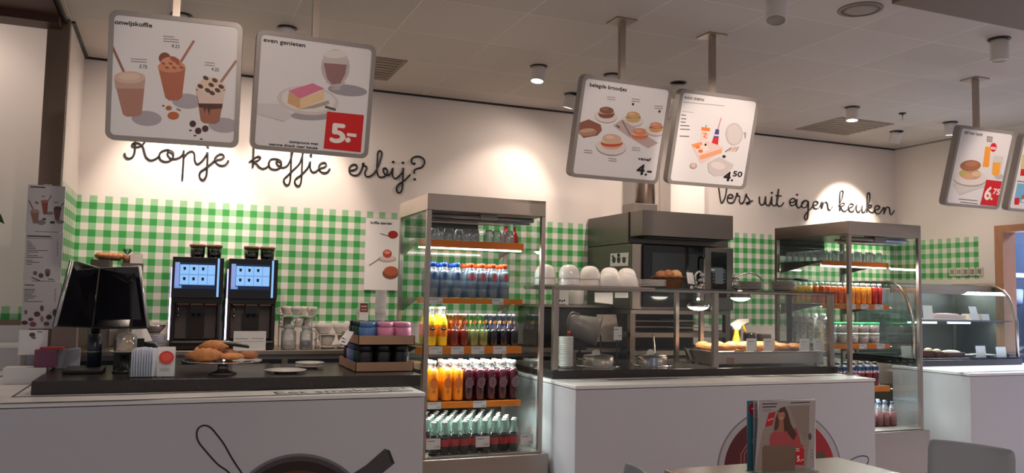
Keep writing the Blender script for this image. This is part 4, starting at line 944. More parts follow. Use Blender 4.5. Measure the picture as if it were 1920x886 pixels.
for i in range(4): KC2.put((xa+.045+i*.086*(xb-xa)/.38, 5.94 if i % 2 else 6.04, 1.2585), 'cream cup on top of the rack, %s of four' % nth(i, 4), 'cups on the rack', .4*i)
for i in range(3): KC2.put((xa+.05+i*.10*(xb-xa)/.36, 5.94 if i % 2 else 6.04, 1.1785), 'cream cup on the shelf of the rack, %s of three' % nth(i, 3), 'cups on the rack', .5+.4*i)
big = kind(cup(CREAM, .058, .066))
for (px, z, lab) in ((612, ZB+.021, 'wide cream cup on a saucer beside the jar tray'), (648, ZB+.021, 'wide cream cup on a saucer behind the tub trays'), (606, ZB+.10, 'cream cup stacked on a tray above the wide cup'), (640, ZB+.10, 'cream cup stacked beside the tub trays')):
    x = W(px, 640, 5.9).x
    big.put((x, 5.9 if px != 640 else 5.93, z), lab, None, .2 if px < 615 else 2.9)
sa = thing('saucer', 's', 'saucer'); obj('dish', MB().lathe([(.05, 0), (.055, .003), (.085, .014), (.082, .018), (.05, .008), (.001, .007)], n=24), CREAM, sa); K = kind(sa)
for px, lab in ((612, 'saucer under the wide cream cup'), (648, 'saucer under the cup behind the tub trays')): K.put((W(px, 640, 5.9).x, 5.9, ZB), lab)
o = tag(obj('tray', MB().box(W(596, 620, 5.9).x, W(665, 620, 5.9).x+.02, 5.82, 6.0, ZB+.093, ZB+.099), CREAM, origin=(.95, 5.9, ZB+.095)), 'thin cream tray carrying the two upper cups', 'tray')
m = MB()
for x in (W(597, 620, 5.9).x, W(664, 620, 5.9).x+.01):
    for y in (5.825, 5.99): m.box(x, x+.006, y, y+.006, ZB, ZB+.093)
obj('legs', m, CREAM, o)
# paper cups
o = thing('paper_cup', 'c', 'cup', group='stacked paper cups'); obj('wall', MB().lathe([(.030, 0), (.040, .082), (.0415, .084), (.040, .087)], n=20, cap=False), PAPER, o); obj('base', MB().lathe([(.030, .003), (.001, .003)], n=20), PAPER, o); K = kind(o)
p = W(713, 600, 6.0)
st = tag(obj('cup_stand', MB().box(p.x-.12, p.x+.08, 5.9, 6.1, ZB, 1.198), MACH, origin=(p.x, 6.0, ZB)), 'dark stand under the white paper cups beside the bottle cabinet', 'stand')
for i in range(14):
    K.put((p.x, 6.0, 1.199+i*.0118), 'upturned white paper cup in the tall stack, %s' % posn(i, 14), 'tall stack of white paper cups')
p = W(678, 600, 6.0)
for i in range(4): K.put((p.x, 6.0, 1.199+i*.008), 'white paper cup in the short stack, %s' % ['lowest', 'second from the bottom', 'second from the top', 'topmost'][i], 'short stack of white paper cups')
c = obj('small_card', MB().box(p.x-.033, p.x+.033, 5.93, 5.934, 1.199, 1.352), PAPER, origin=(p.x, 5.93, 1.199)); tag(c, 'small white card with a red price patch before the short cup stack', 'card')
a = Art((p.x-.033, 5.9295, 1.199), (1, 0, 0), (0, 0, 1)); a.poly([(.004, .085), (.062, .085), (.062, .148), (.004, .148)], (.50, .22, .18), False); a.scrib(.012, .125, .054, .125, (.85, .75, .7), .010, px=False); a.scrib(.012, .102, .054, .102, (.80, .7, .66), .008, px=False); a.build('printed_patch', c)
# wall poster
xa, xb = 1.357, 1.62
o = obj('wall_poster', MB().box(xa, xb, WY-.012, WY-.004, 1.445, 1.998), PAPER, origin=(xa, WY-.01, 1.445)); tag(o, 'white wall poster reading koffie taarten, cut by the bottle cabinet', 'poster')
a = Art((xa, WY-.0125, 1.445), (1, 0, 0), (0, 0, 1), (680, 340, 3.163)); a.text('koffie taarten', 48, 250, 172, 256, .020, dk, bold=.001)
a.line([(105, 308), (155, 325)], .006, (.3, .26, .26)); a.ell(180, 315, 30, 24, (.62, .12, .14)); a.ell(145, 460, 55, 20, (.72, .66, .62)); a.ell(150, 452, 45, 15, (.85, .8, .78)); a.ell(146, 428, 27, 25, (.72, .25, .20)); a.ell(146, 420, 18, 10, (.86, .6, .5)); a.line([(38, 498), (98, 460)], .008, (.4, .36, .36)); a.ell(165, 545, 48, 34, (.5, .3, .22)); a.ell(168, 530, 42, 28, (.74, .36, .24)); a.build('printed_cakes', o)

# ================================================================== on the left worktop
ZS = .9705
def slab4(q, th):
    n = (Vector(q[1])-Vector(q[0])).cross(Vector(q[3])-Vector(q[0])).normalized(); return [Vector(p) for p in q], n*th
BEZ = mat('silver_bezel', (.42, .43, .43), .3, .8)
for i, (q, lab) in enumerate((([(103, 612, 4.66), (172, 614, 4.93), (186, 503, 5.05), (136, 487, 4.78)], 'black cash screen seen at an angle, left of the pair'), ([(174, 615, 4.93), (278, 614, 4.76), (262, 499, 4.88), (187, 503, 5.05)], 'black cash screen with silver edge, right of the pair'))):
    P = [W(a_, b_, y_) for a_, b_, y_ in q]; base = sum(P, Vector())/4; base.z = min(v.z for v in P)
    o = thing('cash_screen', lab, 'screen', (base.x, base.y, base.z)); c = sum(P, Vector())/4
    n = (P[1]-P[0]).cross(P[3]-P[0]).normalized()
    if n.y > 0: n = -n
    th = .018
    m = MB(); m.prism(P, -n*th); obj('shell', m, BLACK, o, bevel=.004)
    ea, eb = (P[0], P[3]) if i == 0 else (P[1], P[2]); m = MB(); m.tube([ea, eb], .009, 8); obj('side_edge', m, BEZ, o); m = MB(); m.tube([P[2], P[3]], .005, 8); obj('top_edge', m, BEZ, o)
    inn = [c + (p_-c)*.955 + n*.002 for p_ in P]; m = MB(); m.prism(inn, -n*.004); s_ = obj('screen', m, BLACKG, o)
    m = MB(); m.prism([c - n*(th+.001) + (p_-c)*.4 for p_ in P], -n*.02); obj('rear_housing', m, BLACK, o)
o = thing('screen_stand', 'black post and foot carrying the two cash screens', 'stand', (-.36, 4.93, ZS))
px_ = W(177, 650, 5.05); m = MB(); m.cyl((px_.x, 5.07, ZS+.022), (px_.x, 5.07, 1.17), .036); obj('post', m, BLUED, o)
obj('ring', MB().lathe([(.038, .10), (.038, .104)], (px_.x, 5.07, ZS), 20), CHROME, o)
m = MB(); m.box(px_.x-.13, px_.x+.06, 4.86, 5.12, ZS, ZS+.022); obj('foot', m, BLACK, o, bevel=.006)
m = MB(); m.cyl((px_.x, 5.07, 1.17), (px_.x, 5.09, 1.38), .022); m.cyl((px_.x-.05, 5.09, 1.34), (px_.x+.05, 5.09, 1.34), .02); obj('arm', m, BLACK, o)
# receipt printer and small things between
def at(px, y, py=650): return W(px, py, y).x
o = thing('receipt_printer', 'black receipt printer behind the napkin holder', 'printer', (at(265, 5.12), 5.12, ZS)); xa, xb = at(214, 5.05), at(322, 5.05)
m = MB(); m.prism([(xa, 5.04, ZS), (xb, 5.04, ZS), (xb, 5.04, ZS+.06), (xa+.20, 5.04, ZS+.15), (xa, 5.04, ZS+.17)], (0, .17, 0)); obj('body', m, BLACK, o, bevel=.006); obj('slot', MB().box(xa+.02, xa+.12, 5.03, 5.04, ZS+.085, ZS+.09), GROOVE, o)
p = W(264, 627, 5.0); q = [(246, 616, 5.02), (275, 614, 5.02), (286, 637, 4.99), (255, 640, 4.99)]; P = [W(*v) for v in q]
o = thing('card_reader', 'black card reader with a white card, in front of the receipt printer', 'card reader', (p.x, 4.98, ZS)); m = MB(); m.prism([v-Vector((0, 0, .004)) for v in P], (0, .012, -.003)); obj('card', m, PAPER, o)
m = MB(); m.box(p.x-.02, p.x+.02, 4.99, 5.03, ZS, p.z-.02); m.box(p.x-.05, p.x+.05, 4.96, 5.035, ZS, ZS+.015); obj('stand', m, BLACK, o)
o = thing('cake_stand', 'small dark stand with an orange cake slice beside the screen post', 'stand', (at(238, 5.0), 4.90, ZS)); xx = at(235, 4.9)
m = MB(); m.lathe([(.06, 0), (.05, .015), (.02, .03), (.02, .09), (.07, .11)], (xx, 4.90, ZS), 20); obj('foot', m, BLACK, o); obj('plate', MB().lathe([(.07, .11), (.085, .116), (.08, .118)], (xx, 4.90, ZS), 24), CHROME, o)
m = MB(); z_ = ZS+.119; m.prism([(xx-.045, 4.88, z_), (xx+.045, 4.88, z_), (xx+.045, 4.88, z_+.02), (xx+.02, 4.88, z_+.075), (xx, 4.88, z_+.08)], (0, .05, 0))
tag(obj('cake_slice', m, PUFF, origin=(xx, 4.9, z_)), 'orange yellow cake slice on the small dark stand', 'cake')
o = tag(obj('glass_dome', MB().lathe([(.052, 0), (.052, .07), (.04, .09), (.008, .10), (.012, .118), (.001, .125)], (xx+.005, 4.905, z_), 20, cap=False), CLEAR, origin=(xx, 4.9, z_)), 'clear glass cover over the orange cake slice', 'cover')
# napkin / sachet holder
x0, x1 = -.182, .04
o = thing('acrylic_holder', 'clear acrylic holder with paper cards at the front of the left worktop', 'holder', (-.07, 4.67, ZS))
m = MB(); 
for b_ in ((x0, x1, 4.60, 4.604, ZS, ZS+.085), (x0, x1, 4.71, 4.714, ZS, ZS+.13), (x0, x0+.004, 4.60, 4.714, ZS, ZS+.11), (x1-.004, x1, 4.60, 4.714, ZS, ZS+.11), (x0, x1, 4.60, 4.714, ZS, ZS+.004)): m.box(*b_)
obj('shell', m, GLASS2, o)
k_ = 0
for i in range(9):
    xx = x0+.012+i*.012; hh = .142+random.uniform(-.006, .006); m = MB(); m.M = Matrix.Translation((xx+.02, 4.655, ZS+.005)) @ Matrix.Rotation(R(60), 4, 'Z') @ Matrix.Rotation(R(random.uniform(-1.2, 1.2)), 4, 'X'); m.box(-.045, .045, -.001, .001, 0, hh)
    tag(obj('paper_sachet', m, mat('sachet_%d' % i, (.74-.08*(i % 2), .77-.05*(i % 2), .86), .5), origin=(xx, 4.66, ZS+.005)), 'pale blue white paper sachet in the holder, %s' % (nth(i, 9)), 'sachet', 'sachets in the clear holder')
m = MB(); m.M = Matrix.Translation((x1-.05, 4.615, ZS+.005)) @ Matrix.Rotation(R(-6), 4, 'X'); m.box(-.042, .042, 0, .002, 0, .15)
c = obj('paper_card', m, PAPER, origin=(x1-.05, 4.615, ZS+.005)); tag(c, 'white card with a large red round print in the clear holder', 'card')
a = Art((x1-.05, 4.613, ZS+.10), (1, 0, 0), (0, .1, 1)); a.ell(0, 0, .036, .034, (.82, .22, .18), px=False); a.ell(0, .003, .024, .020, (.88, .34, .28), px=False); a.scrib(-.03, -.055, .02, -.055, (.7, .68, .7), .003, 2, -.012, px=False); a.build('red_round_print', c)
# pastry stand
px0, py0 = .273, 4.76
o = thing('pastry_stand', 'low steel cake stand holding croissants and pastries', 'cake stand', (px0, py0, ZS))
obj('foot', MB().lathe([(.075, 0), (.07, .008), (.03, .02), (.025, .05), (.06, .064)], (px0, py0, ZS), 28), STEELD, o); obj('plate', MB().lathe([(.06, .064), (.20, .068), (.205, .074), (.20, .074), (.001, .070)], (px0, py0, ZS), 40), CHROME, o)
zt = ZS+.0745
def croissant(label, x, y, z, L, r, rz, m_, grp='pastries on the steel stand'):
    m = MB(); n = 12; pts = []; rr = []
    for i in range(n+1):
        t = i/n*2-1; pts.append((x + math.cos(rz)*L*t/2 - math.sin(rz)*(-.22*L*(1-t*t)), y + math.sin(rz)*L*t/2 + math.cos(rz)*(-.22*L*(1-t*t)), z + r*.8 + .006*(1-t*t))); rr.append(max(.006, r*(1-abs(t)**2.2)*(1+.12*(i % 2))))
    m.tube(pts, rr, 10); o = obj('pastry', m, m_, origin=(x, y, z)); tag(o, label, 'pastry', grp); return o
def slabpastry(label, x, y, z, a_, b_, h, rz, m_, grp='pastries on the steel stand', top=None):
    o = thing('pastry', label, 'pastry', (x, y, z), rz, grp)
    m = MB(); m.ball((0, 0, h*.56), a_, b_, h*.52, 14, 7, .05); me = m; ob = bpy.data.objects.new('crust', me.mesh('crust')); ob.data.materials.append(m_); COL.objects.link(ob); ob.parent = o
    if top:
        m = MB(); m.ball((0, 0, h*.85), a_*.75, b_*.7, h*.28, 12, 6, .08); ob = bpy.data.objects.new('topping', m.mesh('topping')); ob.data.materials.append(top); COL.objects.link(ob); ob.parent = o
    return o
croissant('large golden croissant at the left of the steel stand', px0-.095, py0-.03, zt, .20, .034, .1, BAKE); croissant('croissant piled on top of the others on the stand', px0-.05, py0+.03, zt+.045, .15, .030, -.1, BAKE)
slabpastry('round sugared pastry at the back of the stand', px0-.10, py0+.07, zt, .05, .045, .07, 0, PUFF); slabpastry('flat golden pastry in the middle of the stand', px0+.04, py0-.03, zt, .075, .055, .036, .3, BAKE); slabpastry('small brown pastry right of the middle on the stand', px0+.03, py0+.06, zt, .055, .05, .05, 0, BAKED); slabpastry('square brown pastry at the right edge of the stand', px0+.135, py0+.0, zt, .052, .045, .045, .1, BAKED)
o = thing('tongs', 'black handled serving tongs lying across the pastries', 'tongs', (px0+.06, py0+.04, zt+.06)); m = MB(); m.tube([(px0-.06, py0+.05, zt+.086), (px0+.03, py0+.05, zt+.082), (px0+.135, py0+.03, zt+.066)], [.008, .010, .007], 8); obj('arm', m, BLACK, o); m = MB(); m.tube([(px0-.06, py0+.055, zt+.096), (px0+.03, py0+.07, zt+.090), (px0+.13, py0+.05, zt+.072)], [.008, .008, .006], 8); obj('arm', m, STEELD, o); obj('pad', MB().lathe([(.001, 0), (.035, .003), (.035, .009), (.001, .012)], (px0-.075, py0+.05, zt+.084), 16), BLACK, o)
# plates
PLATE = [(.05, 0), (.055, .004), (.098, .014), (.10, .017), (.096, .018), (.055, .009), (.001, .008)]
def plate(label, x, y, z, s=1, grp=None):
    o = thing('plate', label, 'plate', (x, y, z)); obj('dish', MB().lathe([(r*s, zz) for r, zz in PLATE], (x, y, z), 30), CERAM, o)
    if grp: o['group'] = grp
plate('white plate lying flat at the front of the left worktop', .605, 4.77, ZS, 1.15); plate('lower white plate of the pair behind the single plate', .775, 5.03, ZS, .85); plate('upper white plate of the pair behind the single plate', .777, 5.03, ZS+.018, .85)
# trays with storage tubs
def tray(label, x0, x1, y0, y1, z):
    o = thing('cardboard_tray', label, 'tray', ((x0+x1)/2, y0, z)); t_ = .004
    obj('base', MB().box(x0, x1, y0, y1, z, z+t_), CARDB, o); m = MB(); m.box(x0, x1, y0, y0+t_, z, z+.055); m.box(x0, x1, y1-t_, y1, z, z+.055); m.box(x0, x0+t_, y0, y1, z, z+.055); m.box(x1-t_, x1, y0, y1, z, z+.055); obj('rim', m, CARDB, o); return o
TX0, TX1 = .985, 1.325
Y0, Y1 = 4.72, 5.22
tray('lower brown cardboard tray with dark tubs beside the bottle cabinet', TX0, TX1, Y0, Y1, ZS); tray('upper brown cardboard tray with coloured tubs, stacked on the dark tubs', TX0+.012, TX1+.005, Y0, Y1, ZS+.152)
def tub(c, n):
    m_ = mat('tub_'+n, c, .35); o = thing('storage_tub', 't', 'tub'); obj('cup', MB().lathe([(.040, 0), (.047, .006), (.049, .092), (.047, .094)], n=20), m_, o); obj('lid', MB().lathe([(.044, .094), (.045, .122), (.040, .126), (.001, .127)], n=20), m_, o); return kind(o)
TC = {'black': (.008, .009, .012), 'dark green': (.006, .035, .03), 'blue': (.08, .16, .36), 'pink': (.62, .22, .36), 'lilac': (.25, .20, .40)}
TK = {k: tub(v, k.replace(' ', '_')) for k, v in TC.items()}
for lvl, z, rows in ((0, ZS+.0045, [['black']*3, ['dark green', 'black', 'black'], ['blue', 'black', 'black'], ['lilac', 'black', 'black'], ['black']*3]), (1, ZS+.157, [['blue', 'pink', 'pink'], ['dark green', 'blue', 'pink'], ['dark green', 'black', 'black'], ['black']*3])):
    for j, r_ in enumerate(rows):
        for i, c_ in enumerate(r_):
            TK[c_].put((TX0+.064+i*.1055+(.01 if lvl else 0), Y0+.056+j*.0965, z), '%s lidded tub in the %s tray, %s of the %s' % (c_, 'upper' if lvl else 'lower', nth(i, 3).replace('second from the left', 'middle'), ['front row', 'second row', 'third row', 'fourth row', 'back row'][j]), 'lidded tubs in the cardboard trays', 0, None if lvl else (1, 1, 1.155))
P = [W(*v) for v in ((633, 642, 4.86), (649, 647, 4.72), (663, 622, 4.72), (650, 619, 4.86))]
o = thing('price_sign', 'white tilted price card clipped to the cardboard trays', 'card', (P[0].x, 4.8, P[0].z)); m = MB(); m.prism(P, (.004, .004, 0)); obj('card', m, PAPER, o)
a = Art(P[0], P[1]-P[0], P[3]-P[0]); w1, h1 = (P[1]-P[0]).length, (P[3]-P[0]).length
if a.n.y > 0: a.n = -a.n
a.k = 4; a.line([(w1*.2, h1*.85), (w1*.75, h1*.85)], .010, dk, False); a.line([(w1*.1, h1*.4), (w1*.9, h1*.4)], .008, dk, False); a.line([(w1*.3, h1*.18), (w1*.7, h1*.18)], .008, dk, False); a.build('print', o)

# ---- left end: menu boards and boxes
XM0, XM1 = -.772, -.588
o = thing('menu_stand', 'tall stand with three stacked menu sheets at the left wall edge', 'menu board', (-.68, 5.3, ZC))
obj('pole', MB().box(-.70, -.66, 5.315, 5.33, .935, 2.0), STEELD, o); obj('foot', MB().box(-.79, -.605, 5.265, 5.37, ZC+.001, .935), SIGNF, o)
zz = [W(50, 345, 5.3).z, W(50, 433, 5.3).z, W(45, 526, 5.3).z, W(45, 616, 5.3).z]
ps = []
for i in range(3):
    q_ = obj('menu_sheet', MB().box(XM0+.003*i, XM1+.003*i, 5.295, 5.312, zz[i+1]+.002, zz[i]-.001), mat('sheet_%d' % i, (.52, .50, .52), .4), o); ps.append(q_)
def board(i, view): return Art((XM0, 5.2945, zz[i+1]), (1, 0, 0), (0, 0, 1), view)
v1 = (0, 320, 5.5375); v2 = (0, 480, 5.5375)
a = board(0, v1); a.scrib(315, 165, 470, 172, (.2, .18, .18), .007)
for x, y, rx, ry, c in ((430, 535, 45, 28, (.5, .46, .48)), (510, 440, 50, 18, (.5, .46, .48)), (625, 530, 42, 20, (.5, .46, .48))): a.ell(x, y, rx, ry, c)
a.line([(300, 305), (345, 400)], .006, (.46, .3, .28)); a.line([(535, 255), (500, 310)], .006, (.5, .4, .34)); a.line([(665, 330), (632, 370)], .006, (.5, .35, .3))
a.poly([(315, 430), (405, 430), (395, 545), (345, 545)], (.52, .38, .34)); a.ell(360, 420, 48, 20, (.62, .50, .46)); a.poly([(430, 325), (500, 330), (488, 450), (450, 452)], (.50, .22, .15)); a.ell(462, 318, 42, 18, (.62, .36, .28)); a.poly([(555, 400), (635, 405), (615, 515), (575, 515)], (.42, .24, .22)); a.ell(600, 390, 42, 22, (.30, .18, .16)); a.ell(460, 500, 20, 12, (.3, .2, .2)); a.ell(545, 535, 28, 14, (.18, .12, .12))
a.scrib(365, 320, 400, 330, (.25, .22, .22), .004, 2, 12); a.scrib(430, 262, 470, 268, (.25, .22, .22), .004); a.scrib(560, 325, 605, 330, (.25, .22, .22), .004); a.build('printed_menu', ps[0])
a = board(1, v1); a.scrib(280, 675, 530, 682, (.14, .12, .12), .007); a.scrib(275, 697, 545, 702, (.4, .38, .38), .003)
for y, l in ((732, 40), (752, 55), (770, 60), (788, 90), (805, 95), (825, 215), (842, 120), (860, 20), (878, 115)): a.scrib(278, y, 278+l, y+2, (.34, .31, .32), .0035); a.scrib(590, y, 605, y+1, (.4, .38, .38), .0035)
a.k += 1; a.ox, a.oy, a.s = v2
for y, l in ((10, 180), (42, 70), (62, 140), (82, 60)): a.scrib(270, y, 270+l, y+2, (.34, .31, .32), .0035)
for x, y, r_, c in ((365, 175, 22, (.42, .34, .32)), (425, 200, 26, (.34, .24, .22)), (495, 160, 30, (.42, .36, .28)), (495, 190, 22, (.26, .2, .18))): a.ell(x, y, r_, r_, c)
a.line([(330, 220), (415, 255)], .005, (.2, .18, .18)); a.line([(500, 235), (560, 242)], .004, (.3, .26, .26)); a.build('printed_menu', ps[1])
a = board(2, v2); a.scrib(255, 297, 355, 300, (.2, .18, .18), .005)
for y, l in ((342, 115), (358, 110), (378, 100), (396, 80), (412, 130), (432, 100), (450, 40), (468, 190)): a.scrib(250, y, 250+l, y+2, (.3, .28, .28), .0035); a.scrib(565, y, 580, y+1, (.4, .38, .38), .0035)
for x, y, rx, ry, c in ((268, 580, 16, 24, (.50, .30, .32)), (385, 600, 34, 28, (.34, .16, .18)), (435, 540, 20, 32, (.38, .28, .30)), (508, 632, 30, 26, (.20, .14, .13)), (568, 585, 20, 38, (.24, .2, .22)), (320, 655, 28, 18, (.36, .18, .18)), (255, 690, 36, 22, (.28, .14, .14)), (342, 705, 36, 26, (.50, .22, .22)), (435, 650, 18, 34, (.55, .42, .45)), (482, 700, 30, 22, (.30, .26, .26))): a.ell(x, y, rx, ry, c)
a.build('printed_menu', ps[2])
pl = thing('plinth', 'low white ledge on the left counter end carrying the boxes', 'ledge', (-.70, 5.2, ZC+.0005))
obj('slab', MB().box(-.80, -.60, 5.05, 5.18, ZC+.0005, .99), LAMW, pl)
zl = .9905
xa, xb = at(67, 5.1), at(100, 5.1)
o = thing('napkin_box', 'pinkish purple box with a red top at the left counter end', 'box', (xa+.04, 5.1, zl)); obj('box', MB().box(xa, xb+.02, 5.07, 5.15, zl, zl+.092), mat('purple_card', (.20, .06, .12), .5), o); m = MB(); m.box(xa+.02, xb+.05, 5.09, 5.17, zl+.0925, zl+.104); obj('red_top', m, mat('red_card', (.45, .05, .04), .5), o)
xa, xb = at(100, 5.2), at(151, 5.2)
o = obj('paper_bag', MB().prism([(xa+.015, 5.19, .9715), (xb, 5.19, .9715), (xb, 5.19, 1.085), (xa+.04, 5.19, 1.075), (xa, 5.19, 1.05)], (0, .035, 0)), mat('bag_paper', (.52, .55, .62), .6), origin=(xa+.07, 5.2, .9715)); tag(o, 'folded white paper bag standing left of the screen post', 'bag')
xa, xb = at(97, 5.26), at(143, 5.26)
o = obj('small_box', MB().box(xa, xb, 5.24, 5.33, .9715, W(100, 612, 5.24).z), mat('tan_box', (.28, .21, .18), .6), origin=(xa, 5.24, .9715), bevel=.003); tag(o, 'tan cardboard box below the left cash screen', 'box')
xa, xb = W(42, 630, 5.35).x, W(95, 630, 5.35).x
o = obj('leaflet', MB().box(xa, xb, 5.235, 5.238, 1.045, W(60, 618, 5.24).z), PAPER, origin=(xa, 5.236, 1.045)); tag(o, 'small white leaflet sheet hanging below the stacked menu sheets', 'leaflet')
a = Art((xa, 5.2345, 1.045), (1, 0, 0), (0, 0, 1), v2); a.ell(335, 815, 32, 24, (.35, .28, .28)); a.ell(350, 845, 26, 14, (.5, .44, .44)); a.scrib(385, 782, 440, 786, (.2, .2, .2), .004); a.build('printed_picture', o)
o = obj('leaflet_holder', MB().box(at(52, 5.24, 655), at(90, 5.24, 655), 5.225, 5.26, .936, 1.044), mat('grey_box', (.25, .25, .29), .5), origin=(-.75, 5.24, .936)); tag(o, 'grey block under the small leaflet at the left counter end', 'block')
o = thing('wall_cabinet', 'white cabinet standing against the far left wall', 'cabinet', (-1.3, 6.0, ZC+.001)); obj('body', MB().box(-1.9, -.845, 5.9, 6.2, ZC+.001, 1.04), LAM, o); obj('top', MB().box(-1.92, -.83, 5.88, 6.24, 1.041, 1.055), LAMW, o); obj('upstand', MB().box(-1.9, -.80, 6.245, 6.26, .96, 1.165), LAM, o)
o = thing('potted_plant', 'dark leaf tip reaching in at the left edge', 'plant', (-1.32, 4.9, ZC+.001)); obj('pot', MB().lathe([(.07, 0), (.09, .14), (.08, .14)], (-1.32, 4.9, ZC+.001), 18), mat('plant_pot_grey', (.2, .2, .2), .6), o)
m = MB(); c = W(8, 412, 4.9)
obj('stem', MB().tube(smoothpath([(-1.32, 4.9, 1.05), (-1.30, 4.9, 1.5), (-1.22, 4.9, 1.9), (c.x-.06, 4.9, c.z+.08)], 4), .006, 6), mat('stem_green', (.03, .08, .02), .5), o)
m.add([(c.x-.07, 4.9, c.z+.09), (c.x-.045, 4.88, c.z+.075), (c.x-.01, 4.88, c.z+.02), (c.x+.003, 4.9, c.z-.022), (c.x-.03, 4.91, c.z-.005), (c.x-.06, 4.92, c.z+.045)], [(0, 1, 2, 3, 4, 5)], True); obj('leaf', m, mat('leaf_dark', (.02, .06, .015), .4), o)

# ================================================================== oven corner
OF = 5.56
o = thing('combi_oven', 'large steel combi oven with dark glass door behind the bowls', 'oven', (3.7, OF, 1.33))
b = MB(); b.box(3.27, 4.20, OF, 6.28, 1.335, 1.845); obj('body', b, STEELC, o, bevel=.004)
obj('front_column', MB().box(3.275, 3.355, OF-.02, OF-.001, 1.34, 1.84), STEEL, o)
d = obj('door', MB().box(3.36, 3.915, OF-.045, OF-.001, 1.36, 1.838), BLACKG, o, bevel=.004)
obj('door_window', MB().box(3.43, 3.85, OF-.048, OF-.045, 1.42, 1.78), mat('oven_window', (.02, .028, .030), .04, coat=.6), d)
m = MB(); m.tube([(3.885, OF-.05, 1.45), (3.885, OF-.085, 1.47), (3.885, OF-.085, 1.74), (3.885, OF-.05, 1.76)], .009, 8); obj('door_handle', m, STEEL, d)
p = obj('control_panel', MB().box(3.925, 4.20, OF-.04, OF-.001, 1.34, 1.84), STEELC, o, bevel=.003); obj('touch_panel', MB().box(3.985, 4.135, OF-.042, OF-.04, 1.44, 1.805), BLACKG, p)
obj('display', MB().box(4.02, 4.10, OF-.0435, OF-.042, 1.55, 1.68), mat('oven_display', (.10, .13, .16), .3, emis=(.3, .4, .5), estr=.03), p)
m = MB()
for i in range(5): m.box(4.0, 4.012, OF-.0435, OF-.042, 1.56+i*.025, 1.568+i*.025); m.box(4.108, 4.12, OF-.0435, OF-.042, 1.56+i*.025, 1.568+i*.025)
obj('touch_buttons', m, STEELD, p)
o = thing('extractor_hood', 'wide steel extractor hood box above the oven', 'hood', (3.7, 5.5, 1.85))
obj('hood_body', MB().box(3.27, 4.20, 5.585, 6.28, 1.85, 2.09), STEELC, o, bevel=.003); h = obj('hood_front', MB().box(3.27, 4.10, 5.39, 5.583, 1.897, 2.09), STEELC, o, bevel=.003)
obj('filter_slot', MB().box(3.34, 4.0, 5.42, 5.56, 1.885, 1.896), BLACK, h); obj('side_seam', MB().box(3.264, 3.2695, 5.583, 5.60, 1.86, 2.09), BLACK, o)
o = thing('flue_pipe', 'grey flue duct rising from the hood behind the sandwich sign', 'duct', (3.56, 5.95, 2.092)); obj('lower_duct', MB().box(3.47, 3.69, 5.85, 6.05, 2.092, 2.20), STEELD, o, bevel=.004); obj('pipe', MB().lathe([(.085, 2.201), (.085, CEIL-.02)], (3.63, 5.95, 0), 22), STEEL, o); obj('collar', MB().lathe([(.10, CEIL-.02), (.10, CEIL-.001)], (3.63, 5.95, 0), 22), STEEL, o)
o = tag(obj('wall_duct_box', MB().box(3.98, 4.33, 6.10, 6.275, 2.092, CEIL-.002), WALLP, origin=(4.15, 6.2, 2.1)), 'white boxed duct on the wall below the mini menu sign', 'duct')
SA = Art((3.2685, 5.9, 1.55), (0, -1, 0), (0, 0, 1))
def sidepaper(pts, label, art):
    P = [XP(x, y, 3.268) for x, y in pts]; m = MB(); m.prism(P, (-.0015, 0, 0)); o = obj('notice_sheet', m, PAPER, origin=P[0]); tag(o, label, 'notice')
    a = Art((3.266, P[0].y, P[0].z), (0, -1, 0), (0, 0, 1)); art(a); a.build('print', o)
def pr(a):
    for x in (1151, 1160, 1170): a.ell(x, 487, 3.4, 6, (.22, .22, .22))
    a.ell(1160, 478, 3, 3.5, (.1, .1, .1)); a.ell(1149, 480, 2, 2, (.1, .1, .1)); a.line([(1147, 483.5), (1177, 483)], .003, (.2, .2, .2))
sidepaper([(1144, 499), (1178, 498), (1179, 473), (1145, 475)], 'white instruction sheet with small pictures on the oven side', pr)
o = thing('oven_stand', 'dark steel stand with shelves below the oven', 'stand', (3.7, OF, 0))
m = MB()
for x in (3.27, 4.155): m.box(x, x+.045, OF, OF+.045, 0, 1.30); m.box(x, x+.045, 6.2, 6.245, 0, 1.30)
obj('frame', m, STEELD, o); obj('top', MB().box(3.27, 4.20, OF-.005, 6.27, 1.302, 1.332), STEELD, o)
for z in (1.14, 1.0): obj('shelf', MB().box(3.27, 4.20, OF-.005, 6.27, z-.018, z+.018), STEELD, o)
m = MB()
for z in (1.20, 1.245): m.box(3.32, 4.15, OF+.01, OF+.016, z, z+.004)
obj('rail', m, STEEL, o); obj('back', MB().box(3.32, 4.15, 6.0, 6.02, .3, 1.30), BLACK, o); obj('lower_cabinet', MB().box(3.32, 4.15, OF+.02, 6.0, .1, .97), BLACK, o)
for i in range(4):
    p = W(1350+i, 565+9*i, 5.7); m = MB(); m.box(3.75, 3.98, 5.62, 5.9, 1.16+.03*i, 1.164+.03*i)
    tag(obj('oven_tray', m, CREAM if i % 2 else STEELD, origin=(3.86, 5.7, 1.16+.03*i)), '%s oven tray in the stand under the oven, %s of four' % ('pale' if i % 2 else 'dark steel', ['lowest', 'second from the bottom', 'second from the top', 'topmost'][i]), 'tray', 'oven trays in the stand')
o = thing('back_counter', 'steel back counter between the left wall run and the oven', 'counter', (3.08, 5.72, 0)); obj('top', MB().box(2.92, 3.26, 5.70, 6.27, 1.0, 1.03), STEEL, o); obj('body', MB().box(2.92, 3.26, 5.74, 6.27, .05, .999), BLACK, o)
o = thing('back_counter', 'dark steel back counter right of the oven', 'counter', (4.7, 5.75, 0)); obj('top', MB().box(4.21, 5.35, 5.72, 6.27, 1.0, 1.03), STEELD, o); obj('body', MB().box(4.21, 5.35, 5.76, 6.27, .05, .999), BLACK, o)
